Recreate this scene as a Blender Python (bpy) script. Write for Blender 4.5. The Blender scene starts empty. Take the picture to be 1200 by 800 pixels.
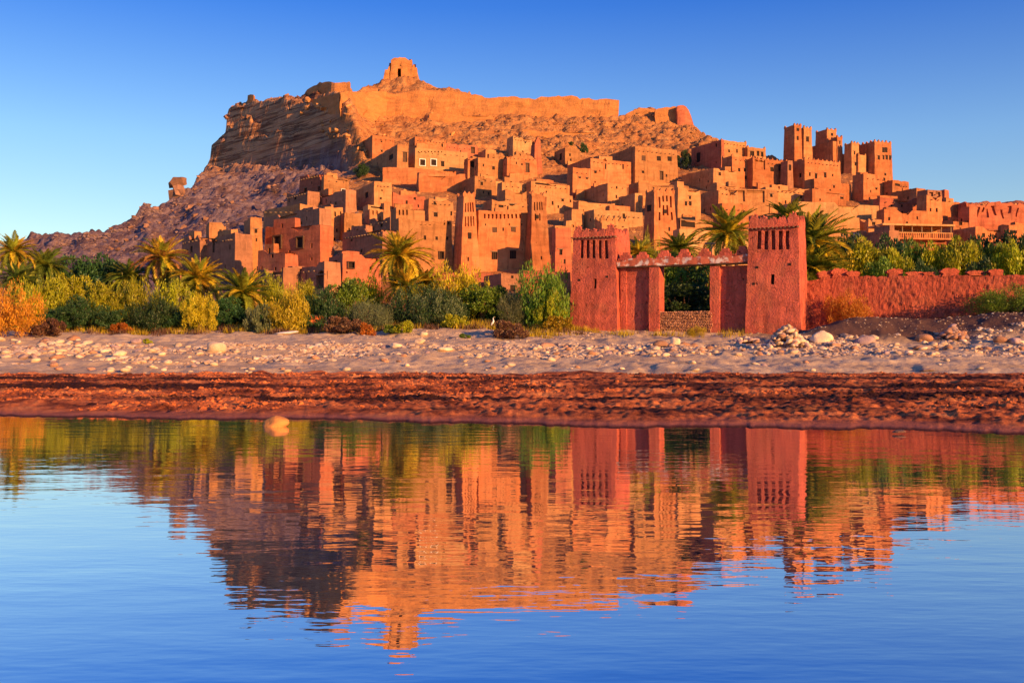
import bpy, bmesh, math, random
import numpy as np
from mathutils import Vector, Matrix, noise as mn

# ------------------------------------------------------------------ camera, world, sun, exposure
F, U0, VH, CAMH = 1150.0, 600.0, 408.0, 1.6      # focal length in pixels of a 1200 px wide frame, horizon row
SUN_AZ, SUN_EL = 45.0, 11.0                        # degrees right of the direction behind the camera, height
SKY_TINT = ((0, (1.0, .90, .80)), (1, (.22, .36, .75)), (.1, (.98, .90, .84)), (.2, (.72, .82, 1.0)), (.33, (.20, .46, 1.0)), (.5, (.20, .36, .85)))
SKY_CURVE = ((.92, .85, 9.0), (.98, .85, 9.0), (1.22, .68, 9.0))
sc = bpy.context.scene
col = sc.collection
cam = bpy.data.cameras.new('camera')
cam.sensor_width = 36; cam.lens = 36*F/1200
cam.shift_y = (VH-400)/1200.0
cam.clip_start = 0.1; cam.clip_end = 20000
camo = bpy.data.objects.new('camera', cam); col.objects.link(camo)
camo.location = (0, 0, CAMH); camo.rotation_euler = (math.pi/2, 0, 0)
sc.camera = camo

world = bpy.data.worlds.new('World'); sc.world = world; world.use_nodes = True
wn = world.node_tree; wn.nodes.clear()
wo = wn.nodes.new('ShaderNodeOutputWorld'); wb = wn.nodes.new('ShaderNodeBackground')
ws = wn.nodes.new('ShaderNodeTexSky'); ws.sky_type = 'NISHITA'; ws.sun_disc = False
sd = Vector((math.sin(math.radians(SUN_AZ))*math.cos(math.radians(SUN_EL)),
             -math.cos(math.radians(SUN_AZ))*math.cos(math.radians(SUN_EL)), math.sin(math.radians(SUN_EL))))
ws.sun_elevation = math.radians(SUN_EL)
ws.sun_rotation = math.atan2(sd.x, sd.y)
ws.altitude = 1300; ws.air_density = 1.0; ws.dust_density = 0.4; ws.ozone_density = 2.5
# one colour curve for the whole sky, like the saturated film look of the photograph
wsp = wn.nodes.new('ShaderNodeSeparateColor'); wcb = wn.nodes.new('ShaderNodeCombineColor'); wn.links.new(ws.outputs[0], wsp.inputs[0])
for i_, (gain_, pow_, top_) in enumerate(SKY_CURVE):
    pw = wn.nodes.new('ShaderNodeMath'); pw.operation = 'POWER'; pw.inputs[1].default_value = pow_; wn.links.new(wsp.outputs[i_], pw.inputs[0])
    mu = wn.nodes.new('ShaderNodeMath'); mu.operation = 'MULTIPLY'; mu.inputs[1].default_value = gain_; wn.links.new(pw.outputs[0], mu.inputs[0])
    mi = wn.nodes.new('ShaderNodeMath'); mi.operation = 'MINIMUM'; mi.inputs[1].default_value = top_; wn.links.new(mu.outputs[0], mi.inputs[0])
    wn.links.new(mi.outputs[0], wcb.inputs[i_])
wtc = wn.nodes.new('ShaderNodeTexCoord'); wsx = wn.nodes.new('ShaderNodeSeparateXYZ'); wn.links.new(wtc.outputs['Generated'], wsx.inputs[0])
wr_ = wn.nodes.new('ShaderNodeValToRGB'); wn.links.new(wsx.outputs[2], wr_.inputs[0]); el_ = wr_.color_ramp.elements   # deeper blue with height
for e_, c_ in SKY_TINT[:2] and zip(el_, SKY_TINT): e_.position = c_[0]; e_.color = (*c_[1], 1)
for c_ in SKY_TINT[2:]: e_ = el_.new(c_[0]); e_.color = (*c_[1], 1)
wm_ = wn.nodes.new('ShaderNodeMix'); wm_.data_type = 'RGBA'; wm_.blend_type = 'MULTIPLY'; wm_.inputs[0].default_value = 1
wn.links.new(wcb.outputs[0], wm_.inputs[6]); wn.links.new(wr_.outputs[0], wm_.inputs[7]); wn.links.new(wm_.outputs[2], wb.inputs[0])
wb.inputs[1].default_value = 0.15
wn.links.new(wb.outputs[0], wo.inputs[0])

sun = bpy.data.lights.new('sun', 'SUN'); sun.energy = 5.0; sun.angle = math.radians(0.5); sun.color = (1.0, 0.50, 0.17)
suno = bpy.data.objects.new('sun', sun); col.objects.link(suno)
suno.rotation_euler = sd.to_track_quat('Z', 'Y').to_euler(); suno.location = (60, -60, 60)
sc.view_settings.view_transform = 'Standard'; sc.view_settings.look = 'None'
sc.view_settings.gamma = 1; sc.view_settings.use_curve_mapping = False
sc.view_settings.exposure = 0.82
sc.cycles.use_denoising = True

# ------------------------------------------------------------------ helpers
rnd = random.Random(7)
def P(u, v, Y): return Vector(((u-U0)/F*Y, Y, CAMH+(VH-v)/F*Y))
def tag(o, label=None, cat=None, group=None, kind=None):
    if label: o['label'] = label
    if cat: o['category'] = cat
    if group: o['group'] = group
    if kind: o['kind'] = kind
    return o
def link(o, parent=None):
    col.objects.link(o)
    if parent is not None: o.parent = parent
    return o
def empty(name, loc, rz=0.0):
    o = bpy.data.objects.new(name, None); o.empty_display_size = .5
    o.location = loc; o.rotation_euler = (0, 0, rz); col.objects.link(o); return o
def mesh_of(name, vs, fs, mat=None, smooth=False):
    me = bpy.data.meshes.new(name); me.from_pydata([tuple(v) for v in vs], [], fs)
    if smooth: me.polygons.foreach_set('use_smooth', [True]*len(me.polygons))
    if mat: me.materials.append(mat)
    me.update(); return me
def part(name, vs, fs, mat, parent=None, smooth=False, loc=None):
    o = bpy.data.objects.new(name, mesh_of(name, vs, fs, mat, smooth)); link(o, parent)
    if loc is not None: o.location = loc
    return o
def inst(name, me, loc, rot=(0, 0, 0), sca=(1, 1, 1), parent=None, mat=None):
    o = bpy.data.objects.new(name, me); o.location = loc; o.rotation_euler = rot; o.scale = sca
    link(o, parent)
    if mat is not None:
        o.material_slots[0].link = 'OBJECT'; o.material_slots[0].material = mat
    return o
def box(x0, x1, y0, y1, z0, z1):
    vs = [(x0,y0,z0),(x1,y0,z0),(x1,y1,z0),(x0,y1,z0),(x0,y0,z1),(x1,y0,z1),(x1,y1,z1),(x0,y1,z1)]
    return vs, [(3,2,1,0),(4,5,6,7),(0,1,5,4),(1,2,6,5),(2,3,7,6),(3,0,4,7)]
def fast_mesh(name, V, Q, mat, smooth=False):
    V = np.asarray(V, np.float32); Q = np.asarray(Q, np.int32); k = Q.shape[1]
    me = bpy.data.meshes.new(name); me.vertices.add(len(V)); me.vertices.foreach_set('co', V.ravel())
    me.loops.add(Q.size); me.loops.foreach_set('vertex_index', Q.ravel())
    me.polygons.add(len(Q)); me.polygons.foreach_set('loop_start', np.arange(0, Q.size, k, dtype=np.int32))
    me.polygons.foreach_set('use_smooth', np.full(len(Q), smooth))
    me.materials.append(mat); me.update(calc_edges=True); me.validate(); return me

def _h(ix, iy, s):
    n = (ix*374761393 + iy*668265263 + s*144269504) & 0xffffffff
    n = ((n ^ (n >> 13))*1274126177) & 0xffffffff
    return ((n ^ (n >> 16)) & 0xffff)/32767.5-1.0
def vn(x, y, s=0):
    x = np.asarray(x, float); y = np.asarray(y, float)
    ix = np.floor(x).astype(np.int64); iy = np.floor(y).astype(np.int64); fx = x-ix; fy = y-iy
    fx = fx*fx*(3-2*fx); fy = fy*fy*(3-2*fy)
    a = _h(ix, iy, s); b = _h(ix+1, iy, s); c = _h(ix, iy+1, s); d = _h(ix+1, iy+1, s)
    return (a*(1-fx)+b*fx)*(1-fy)+(c*(1-fx)+d*fx)*fy
def fbm(x, y, s=0, octv=4, g=.5):
    r = 0; a = 1
    for i in range(octv):
        r = r+a*vn(x*2**i+7.3*i, y*2**i-3.1*i, s+i); a *= g
    return r
def ss(a, b, x):
    t = np.clip((np.asarray(x, float)-a)/(b-a), 0, 1); return t*t*(3-2*t)

# ------------------------------------------------------------------ terrain shape
KY = [90,110,128,140,160,190,235,275,305,335]
KV = [385,374,345,330,300,250,200,150,105,60]
KYc = [90,110,128,140,160,190,225,243,253,258,335]
KVc = [385,374,345,330,300,250,214,198,122,108,60]
SU = [-600,-100,0,30,36,80,120,135,165,190,199,222,228,240,246,248,256,264,266.5,275,291,352,360,376,400,432,450,490,500,545,560,600,726,735,746,767,812,833,845,900,940,1000,1046,1080,1128,1140,1200,1300,1800]
SV = [305,292,290,281,277,278,277,270,252,240,235,227,219,199,186,169,162,156,128,124,118,114,109,104,101,98,93,93,99,108,120,136,139,136,130,132,150,163,172,186,196,206,216,227,240,238,237,240,252]
def shift_r(u): return 1.0+0.27*np.clip(430-np.asarray(u, float), 0, 420)/100.0
def Yof(v, u):
    yp = np.interp(v, KV[::-1], KY[::-1]); yc = np.interp(v, KVc[::-1], KYc[::-1])
    c = ss(440, 400, u)*ss(200, 240, u)
    yp = yp*(1-c)+yc*c
    return np.where(yp > 110, 110+(yp-110)*shift_r(u), yp)
def Yshore(u): 
    u = np.clip(u, -600, 1800)
    vs = 487+21*np.clip(u, 0, 1200)/1200+1.2*np.sin(u/90.)+.6*np.sin(u/37.+1)+.9*vn(u/14., u*0, 71)+.5*vn(u/5., u*0, 72)
    return CAMH*F/(vs-VH)
FY = [30,50,57,66,80,90,110]; FZ = [.14,.32,.74,1.45,2.45,3.35,4.85]
def ground(x, y):
    x = np.asarray(x, float); y = np.maximum(np.asarray(y, float), 1.0)
    u = U0+F*x/y; ys = Yshore(u)
    z = np.interp(y, FY, FZ)
    near = np.where(y < ys, np.maximum((y-ys)*.12, -.5), np.interp(y-ys, [0, .8, 9], [0, .05, .14]))
    z = np.where(y < 30, np.where(y < ys, near, np.minimum(near, .14)), z)
    # furrowed mud and rippled sand
    mud = ss(0.3, 3, y-ys)*(1-ss(46, 51, y))
    z = z+mud*(.05*fbm(x*.4, y*.45, 3, 3)+.075*np.abs(fbm(x*1.1, y*1.4, 5, 3))+.055*np.abs(fbm(x*3.5, y*3., 8, 2))+.035*fbm(x*9, y*4, 9, 1))
    z = z-mud*.16*np.exp(-((y-35.5-1.6*vn(x*.08, y*0, 4))/1.2)**2)-mud*.10*np.exp(-((y-28.5-1.2*vn(x*.09, y*0, 14))/.7)**2)
    sand = ss(46, 52, y)*(1-ss(85, 95, y))
    z = z+sand*(.14*fbm(x*.28, y*.22, 11, 3)+.11*fbm(x*1.1, y*.8, 12, 3))
    # gravel mound and bank at the right
    fr = ss(850, 960, u)
    z = z+fr*1.75*np.exp(-((y-77)/5.5)**2)*ss(870, 1010, u)*(1+.15*vn(x*.3, y*.3, 21))
    z = z+ss(1100, 1230, u)*1.2*np.exp(-((y-73)/5)**2)+ss(1215, 1500, u)*6.5*np.exp(-((y-76)/13)**2)
    z = z+ss(655, 560, u)*ss(420, 480, u)*.35*ss(80, 84, y)*(1-ss(95, 105, y))
    # hill
    r = shift_r(u); yp = np.where(y > 110, 110+(y-110)/r, y)
    c = ss(440, 400, u)*ss(200, 240, u)
    V = np.interp(yp, KY, KV); Vc = np.interp(yp+.7*vn(x*.12, y*0+.5, 31)+1.5*vn(x*.07, yp*.45, 32)+.8*vn(x*.2, yp*.9, 33), KYc, KVc); V = V*(1-c)+Vc*c
    rock = np.maximum(ss(215, 190, V), ss(440, 380, u)*ss(340, 300, V))
    rock = np.maximum(rock, ss(1110, 1140, u)*ss(285, 262, V))
    V = V+rock*(5.5*fbm(x*.07+3, y*.07, 41, 5, .62))
    # bedding ledges
    kk = 8.5; q = (V+3*vn(x*.04, y*.01, 44)+.4*vn(x*.3, y*.02, 45))/kk; fr_ = q-np.floor(q)
    Vt = kk*(np.floor(q)+ss(.38, .66, fr_))
    lw = c*ss(212, 196, V)*.95+.35*ss(215, 190, V)*(1-c)+.8*ss(1110, 1140, u)*ss(272, 262, V)
    V = V*(1-lw)+Vt*lw
    ztop = np.interp(u, SU, SV)
    ysk = Yof(ztop, u)
    zc = CAMH+(VH-ztop)*ysk/F
    zh = CAMH+(VH-V)*y/F
    zh = np.where(yp > 110, zh, z)
    back = np.maximum(y-ysk-4, 0)
    cap = zc+rock*(.35*vn(x*.35, y*.35, 51)+.3*vn(x*.9, y*.9, 52))-back*.10-np.maximum(back-45, 0)*1.2
    zz = np.where(y > 110, np.minimum(zh, cap), z)
    rock = rock*(1-.75*ss(1110, 1140, u))
    amp = (.25+1.15*rock)*ss(112, 135, y)
    zz = zz+amp*(.45*fbm(x*.3, y*.3, 61, 4)+.5*np.abs(fbm(x*.7, y*.7, 63, 2)))
    zz = zz-amp*ss(440, 380, u)*ss(330, 300, V)*ss(200, 212, V)*1.6*(np.abs(vn(x*.13+y*.05, y*.01, 66))-.5)
    return np.maximum(zz, -.5)
def gz(x, y): return float(ground(np.array([x]), np.array([y]))[0])
def onground(u, Y, dz=0.0):
    x = (u-U0)/F*Y; return Vector((x, Y, gz(x, Y)+dz))

# ------------------------------------------------------------------ materials
MATS = {}
def newmat(name):
    m = bpy.data.materials.new(name); m.use_nodes = True; nt = m.node_tree; nt.nodes.clear()
    out = nt.nodes.new('ShaderNodeOutputMaterial'); MATS[name] = m
    return m, nt, out
def N(nt, t, **kw):
    n = nt.nodes.new(t)
    for k, v in kw.items():
        if k in n.inputs: n.inputs[k].default_value = v
        else: setattr(n, k, v)
    return n
def noise_node(nt, vec, scale, detail=4, rough=.55, stretch=None):
    if stretch:
        mp = N(nt, 'ShaderNodeMapping'); mp.inputs['Scale'].default_value = stretch
        nt.links.new(vec, mp.inputs['Vector']); vec = mp.outputs[0]
    n = N(nt, 'ShaderNodeTexNoise'); n.inputs['Scale'].default_value = scale
    n.inputs['Detail'].default_value = detail; n.inputs['Roughness'].default_value = rough
    nt.links.new(vec, n.inputs['Vector']); return n.outputs['Fac']
def ramp(nt, fac, stops):
    r = N(nt, 'ShaderNodeValToRGB'); el = r.color_ramp.elements
    while len(el) < len(stops): el.new(.5)
    for e, (p, c) in zip(el, stops): e.position = p; e.color = (*c, 1) if len(c) == 3 else c
    nt.links.new(fac, r.inputs[0]); return r.outputs[0]
def mix(nt, fac, a, b, mode='MIX'):
    n = N(nt, 'ShaderNodeMix', data_type='RGBA', blend_type=mode)
    for val, sock in ((fac, n.inputs[0]), (a, n.inputs[6]), (b, n.inputs[7])):
        if isinstance(val, (int, float)): sock.default_value = val
        elif isinstance(val, tuple): sock.default_value = (*val, 1)
        else: nt.links.new(val, sock)
    return n.outputs[2]
def math_(nt, op, a, b=None):
    n = N(nt, 'ShaderNodeMath', operation=op)
    for i, val in enumerate((a, b)):
        if val is None: continue
        if isinstance(val, (int, float)): n.inputs[i].default_value = val
        else: nt.links.new(val, n.inputs[i])
    return n.outputs[0]
def sc3(c, k): return tuple(min(1, x*k) for x in c)
def rough_mat(name, colr, rough=.92, var=.35, scale=1.2, bump=.5, bdist=.08, bscale=6, bands=0, patch=None, objvar=.0, light=None, spec=.2, streak=0):
    m, nt, out = newmat(name)
    pos = N(nt, 'ShaderNodeNewGeometry').outputs['Position']
    f = noise_node(nt, pos, scale, 6)
    c = ramp(nt, f, [(.25, sc3(colr, 1-var)), (.5, colr), (.78, sc3(colr, 1+var*.8))])
    if patch:
        f2 = noise_node(nt, pos, patch[1], 3)
        f2 = ramp(nt, f2, [(.5, (0,0,0)), (.62, (1,1,1))])
        c = mix(nt, f2, c, patch[0])
    hsum = noise_node(nt, pos, bscale, 5, .65)
    if bands:
        fb = noise_node(nt, pos, 1.0, 3, .6, (.25, .25, bands))
        c = mix(nt, .55, c, ramp(nt, fb, [(.3, sc3(colr, .62)), (.5, colr), (.7, sc3(colr, 1.3))]))
        hsum = math_(nt, 'ADD', hsum, math_(nt, 'MULTIPLY', fb, .8))
    if streak:      # rain runs and flaked plaster
        sv = noise_node(nt, pos, 1.0, 4, .65, (1.8, 1.8, .22))
        c = mix(nt, ramp(nt, sv, [(.52, (0,0,0)), (.66, (.65,.65,.65))]), c, sc3(colr, .50))
        fl = noise_node(nt, pos, .9, 7, .7)
        fl = ramp(nt, fl, [(.57, (0,0,0)), (.60, (1,1,1))])
        c = mix(nt, math_(nt, 'MULTIPLY', fl, .55), c, sc3(colr, 1.35)); hsum = math_(nt, 'SUBTRACT', hsum, math_(nt, 'MULTIPLY', fl, .5))
        sp_ = ramp(nt, noise_node(nt, pos, 2.6, 3, .6), [(.27, (1,1,1)), (.33, (0,0,0))]); c = mix(nt, sp_, c, sc3(colr, .35)); hsum = math_(nt, 'SUBTRACT', hsum, sp_)
    if objvar:
        oi = N(nt, 'ShaderNodeObjectInfo')
        hv = N(nt, 'ShaderNodeHueSaturation')
        nt.links.new(math_(nt, 'ADD', math_(nt, 'MULTIPLY', oi.outputs['Random'], objvar), 1-objvar/2), hv.inputs['Value'])
        nt.links.new(c, hv.inputs['Color']); c = hv.outputs[0]
    b = N(nt, 'ShaderNodeBump'); b.inputs['Strength'].default_value = bump; b.inputs['Distance'].default_value = bdist
    nt.links.new(hsum, b.inputs['Height'])
    p = N(nt, 'ShaderNodeBsdfPrincipled'); p.inputs['Roughness'].default_value = rough
    p.inputs['Specular IOR Level'].default_value = spec
    nt.links.new(c, p.inputs['Base Color']); nt.links.new(b.outputs[0], p.inputs['Normal'])
    nt.links.new(p.outputs[0], out.inputs[0]); return m
def leaf_mat(name, colr, var=.4, trans=.35, hue=.03):
    m, nt, out = newmat(name)
    g = N(nt, 'ShaderNodeNewGeometry'); pos = g.outputs['Position']
    f = noise_node(nt, pos, 1.6, 3)
    c = ramp(nt, f, [(.3, sc3(colr, 1-var)), (.55, colr), (.75, sc3(colr, 1+var))])
    hv = N(nt, 'ShaderNodeHueSaturation')
    nt.links.new(math_(nt, 'ADD', math_(nt, 'MULTIPLY', g.outputs['Random Per Island'], .6), .7), hv.inputs['Value'])
    nt.links.new(math_(nt, 'ADD', math_(nt, 'MULTIPLY', g.outputs['Random Per Island'], hue), .5-hue/2), hv.inputs['Hue'])
    oi = N(nt, 'ShaderNodeObjectInfo'); h2 = N(nt, 'ShaderNodeHueSaturation')
    nt.links.new(math_(nt, 'ADD', math_(nt, 'MULTIPLY', oi.outputs['Random'], .5), .75), h2.inputs['Value'])
    nt.links.new(math_(nt, 'ADD', math_(nt, 'MULTIPLY', oi.outputs['Random'], .035), .4825), h2.inputs['Hue'])
    nt.links.new(c, h2.inputs['Color']); nt.links.new(h2.outputs[0], hv.inputs['Color'])
    d = N(nt, 'ShaderNodeBsdfDiffuse'); t = N(nt, 'ShaderNodeBsdfTranslucent'); gl = N(nt, 'ShaderNodeBsdfGlossy'); gl.inputs['Roughness'].default_value = .45
    for n in (d, t): nt.links.new(hv.outputs[0], n.inputs[0])
    gl.inputs[0].default_value = (.5, .5, .5, 1)
    mx = N(nt, 'ShaderNodeMixShader'); mx.inputs[0].default_value = trans
    nt.links.new(d.outputs[0], mx.inputs[1]); nt.links.new(t.outputs[0], mx.inputs[2])
    m2 = N(nt, 'ShaderNodeMixShader'); m2.inputs[0].default_value = .04
    nt.links.new(mx.outputs[0], m2.inputs[1]); nt.links.new(gl.outputs[0], m2.inputs[2])
    nt.links.new(m2.outputs[0], out.inputs[0]); return m

rough_mat('ochre', (.41,.185,.072), bands=1.3, objvar=.42, patch=((.48,.25,.11), .35), streak=1)
rough_mat('orange', (.41,.145,.055), bands=1.3, objvar=.42, patch=((.46,.23,.10), .3), streak=1)
rough_mat('red', (.40,.12,.062), bands=1.6, objvar=.35, patch=((.44,.17,.08), .4), streak=1)
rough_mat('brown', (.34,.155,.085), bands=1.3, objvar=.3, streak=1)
rough_mat('pale', (.48,.26,.11), bands=.8, objvar=.25, var=.25, streak=1)
rough_mat('gate_red', (.50,.115,.075), scale=2.2, var=.35, bump=1.0, bdist=.14, bscale=6.5, bands=.9, patch=((.46,.15,.08), .5), streak=1)
rough_mat('wall_red', (.40,.088,.052), scale=2.0, var=.4, bump=1.0, bdist=.14, bscale=5.5, bands=.9, patch=((.44,.13,.07), .6), streak=1)
rough_mat('gate_plaster', (.43,.12,.07), scale=1.5, var=.3, patch=((.66,.56,.50), 1.9), bump=.5)
rough_mat('whitewash', (.72,.66,.60), var=.12)
rough_mat('wood', (.10,.055,.035), scale=4, var=.4)
rough_mat('pole_wood', (.22,.14,.09), scale=4, var=.3)
rough_mat('void', (.03,.018,.014), var=.2)
rough_mat('trunk', (.17,.095,.055), scale=5, var=.5, bump=.9, bscale=12)
rough_mat('hill_rock', (.40,.21,.10), scale=.35, var=.35, bump=.9, bdist=.5, bscale=1.3, patch=((.36,.15,.08), .12))
rough_mat('boulder_rust', (.27,.14,.09), scale=.8, var=.35, bump=.8, bdist=.2, bscale=2.5, objvar=.5)
rough_mat('boulder_shale', (.20,.13,.12), scale=.8, var=.35, bump=.8, bdist=.2, bscale=2.5, objvar=.5)
rough_mat('boulder_ochre', (.50,.24,.09), scale=.8, var=.35, bump=.8, bdist=.2, bscale=2.5, objvar=.4)
rough_mat('fort', (.47,.20,.065), scale=.6, var=.3, bump=.9, bdist=.25, bscale=2.2, bands=1.0)
rough_mat('stone_cream', (.64,.48,.32), scale=2, var=.3, bump=.5, bscale=9, objvar=.6)
rough_mat('stone_mauve', (.36,.25,.24), scale=2, var=.3, bump=.5, bscale=9, objvar=.5)
rough_mat('stone_rust', (.42,.22,.13), scale=2, var=.3, bump=.5, bscale=9, objvar=.5)
rough_mat('boulder_tan', (.60,.25,.07), scale=2, var=.25, bump=.5, bscale=6)
rough_mat('cloth_orange', (.6,.16,.05), var=.15)
rough_mat('feather', (.85,.84,.82), var=.03, bump=.1)
rough_mat('beak', (.6,.4,.06), var=.05)
rough_mat('lamp_metal', (.12,.10,.09), var=.1, rough=.5)
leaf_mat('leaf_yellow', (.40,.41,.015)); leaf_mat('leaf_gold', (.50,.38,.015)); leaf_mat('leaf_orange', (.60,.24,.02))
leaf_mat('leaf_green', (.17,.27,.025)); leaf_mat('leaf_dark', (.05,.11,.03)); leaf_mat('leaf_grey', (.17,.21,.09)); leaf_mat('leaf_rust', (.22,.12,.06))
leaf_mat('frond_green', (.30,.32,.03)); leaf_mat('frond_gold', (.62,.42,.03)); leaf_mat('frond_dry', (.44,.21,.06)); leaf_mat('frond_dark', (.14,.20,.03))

def stuff_stone_mat():
    m, nt, out = newmat('shingle')
    at = N(nt, 'ShaderNodeAttribute', attribute_name='tint')
    pos = N(nt, 'ShaderNodeNewGeometry').outputs['Position']
    c = ramp(nt, at.outputs['Fac'], [(0, (.20,.10,.08)), (.3, (.36,.20,.12)), (.55, (.54,.38,.24)), (.8, (.66,.51,.36)), (1, (.76,.64,.50))])
    c = mix(nt, .35, c, ramp(nt, noise_node(nt, pos, 7, 4), [(.3, (.25,.17,.13)), (.7, (.6,.5,.4))]))
    p = N(nt, 'ShaderNodeBsdfPrincipled'); p.inputs['Roughness'].default_value = .85; p.inputs['Specular IOR Level'].default_value = .2
    nt.links.new(c, p.inputs['Base Color']); nt.links.new(p.outputs[0], out.inputs[0])
stuff_stone_mat()

def mud_mat():
    m, nt, out = newmat('mud')
    g = N(nt, 'ShaderNodeNewGeometry'); pos = g.outputs['Position']
    f = noise_node(nt, pos, .9, 8, .7, (.6, .5, 1))
    c = ramp(nt, f, [(.34, (.035,.012,.009)), (.44, (.26,.07,.03)), (.54, (.62,.18,.06)), (.66, (.78,.30,.10))])
    wet = noise_node(nt, pos, .55, 5, .65, (.12, .6, 1))  # dark streaks in the colour, noise stretched along the bank
    wr = ramp(nt, wet, [(.56, (0,0,0)), (.64, (1,1,1))])
    c = mix(nt, wr, c, (.065, .024, .018))
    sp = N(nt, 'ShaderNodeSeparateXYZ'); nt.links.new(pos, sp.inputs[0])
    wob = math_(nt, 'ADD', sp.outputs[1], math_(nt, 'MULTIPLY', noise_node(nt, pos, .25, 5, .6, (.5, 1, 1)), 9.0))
    for y0, wd in ((40.0, 2.0), (33.0, 1.1), (46.5, 1.0)):        # long dark bands painted into the mud colour at set depths
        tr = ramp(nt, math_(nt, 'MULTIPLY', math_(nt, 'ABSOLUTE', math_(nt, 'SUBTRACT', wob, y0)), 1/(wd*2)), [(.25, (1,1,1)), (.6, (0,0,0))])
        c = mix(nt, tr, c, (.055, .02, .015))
    sep = N(nt, 'ShaderNodeSeparateXYZ'); nt.links.new(pos, sep.inputs[0])
    e = ramp(nt, math_(nt, 'MULTIPLY', sep.outputs[2], 8.0), [(0, (.30,.12,.10)), (.35, (.36,.14,.10)), (.8, (0,0,0))])
    ef = ramp(nt, math_(nt, 'MULTIPLY', sep.outputs[2], 8.0), [(.25, (1,1,1)), (.7, (0,0,0))])
    c = mix(nt, ef, c, (.36, .125, .09))
    c = mix(nt, ramp(nt, math_(nt, 'MULTIPLY', sep.outputs[2], 10.0), [(.12, (1,1,1)), (.35, (0,0,0))]), c, (.09, .03, .022))
    h1 = noise_node(nt, pos, 5, 6, .7); h2 = noise_node(nt, pos, 16, 4, .7)
    b = N(nt, 'ShaderNodeBump'); b.inputs['Strength'].default_value = .9; b.inputs['Distance'].default_value = .09
    nt.links.new(math_(nt, 'ADD', h1, math_(nt, 'MULTIPLY', h2, .4)), b.inputs['Height'])
    p = N(nt, 'ShaderNodeBsdfPrincipled'); p.inputs['Roughness'].default_value = .95; p.inputs['Specular IOR Level'].default_value = .05
    nt.links.new(c, p.inputs['Base Color']); nt.links.new(b.outputs[0], p.inputs['Normal']); nt.links.new(p.outputs[0], out.inputs[0])
mud_mat()
def bank_mat():
    m, nt, out = newmat('sand')
    pos = N(nt, 'ShaderNodeNewGeometry').outputs['Position']
    f = noise_node(nt, pos, .5, 7, .65, (.5, 1, 1))
    c = ramp(nt, f, [(.3, (.40,.28,.17)), (.5, (.58,.42,.26)), (.7, (.70,.54,.34))])
    sep = N(nt, 'ShaderNodeSeparateXYZ'); nt.links.new(pos, sep.inputs[0])
    # dark gravel mound at the right, far side
    xr = ramp(nt, math_(nt, 'MULTIPLY', sep.outputs[0], .02), [(.36, (0,0,0)), (.46, (1,1,1))])
    yr = ramp(nt, math_(nt, 'MULTIPLY', sep.outputs[1], .01), [(.69, (0,0,0)), (.72, (1,1,1))])
    c = mix(nt, math_(nt, 'MULTIPLY', xr, yr), c, (.12, .065, .048))
    b = N(nt, 'ShaderNodeBump'); b.inputs['Strength'].default_value = .9; b.inputs['Distance'].default_value = .1
    nt.links.new(noise_node(nt, pos, 4, 6, .7), b.inputs['Height'])
    p = N(nt, 'ShaderNodeBsdfPrincipled'); p.inputs['Roughness'].default_value = .95; p.inputs['Specular IOR Level'].default_value = .1
    nt.links.new(c, p.inputs['Base Color']); nt.links.new(b.outputs[0], p.inputs['Normal']); nt.links.new(p.outputs[0], out.inputs[0])
bank_mat()
def hill_mat():
    m, nt, out = newmat('hillside')
    g = N(nt, 'ShaderNodeNewGeometry'); pos = g.outputs['Position']
    sep = N(nt, 'ShaderNodeSeparateXYZ'); nt.links.new(pos, sep.inputs[0])
    # orange rubble and rammed earth
    f = noise_node(nt, pos, .35, 8, .68)
    c1 = ramp(nt, f, [(.30, (.24,.085,.035)), (.42, (.44,.18,.065)), (.56, (.54,.25,.09)), (.75, (.60,.34,.14))])
    # mauve shale on the left scree
    w = noise_node(nt, pos, .22, 5, .6, (1.0, .4, .25))
    c2 = ramp(nt, w, [(.3, (.10,.06,.06)), (.45, (.19,.115,.115)), (.52, (.30,.21,.21)), (.6, (.20,.12,.11)), (.7, (.36,.20,.12))])
    xm = math_(nt, 'ADD', math_(nt, 'MULTIPLY', sep.outputs[0], -.02), math_(nt, 'MULTIPLY', noise_node(nt, pos, .06, 4), .5))
    xm = math_(nt, 'ADD', xm, math_(nt, 'MULTIPLY', sep.outputs[2], -.004))
    fx = ramp(nt, xm, [(.84, (0,0,0)), (1.0, (1,1,1))])
    # bedded cliff
    st = noise_node(nt, pos, 1, 4, .6, (.03, .03, .55))
    c3 = ramp(nt, st, [(.3, (.15,.06,.035)), (.42, (.52,.25,.12)), (.5, (.66,.36,.18)), (.56, (.22,.09,.045)), (.7, (.66,.40,.21))])
    zh = ramp(nt, math_(nt, 'MULTIPLY', sep.outputs[2], .01), [(.50, (0,0,0)), (.60, (1,1,1))])
    c = mix(nt, fx, c1, mix(nt, zh, c2, c3))
    rx = ramp(nt, math_(nt, 'MULTIPLY', sep.outputs[0], .01), [(.82, (0,0,0)), (.88, (1,1,1))])
    c = mix(nt, rx, c, ramp(nt, f, [(.3, (.34,.10,.05)), (.5, (.50,.17,.08)), (.7, (.58,.25,.11))]))
    h = math_(nt, 'ADD', noise_node(nt, pos, .9, 8, .7), math_(nt, 'MULTIPLY', st, 1.2))
    b = N(nt, 'ShaderNodeBump'); b.inputs['Strength'].default_value = 1.0; b.inputs['Distance'].default_value = .9
    nt.links.new(h, b.inputs['Height'])
    p = N(nt, 'ShaderNodeBsdfPrincipled'); p.inputs['Roughness'].default_value = .95; p.inputs['Specular IOR Level'].default_value = .1
    nt.links.new(c, p.inputs['Base Color']); nt.links.new(b.outputs[0], p.inputs['Normal']); nt.links.new(p.outputs[0], out.inputs[0])
hill_mat()
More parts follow.
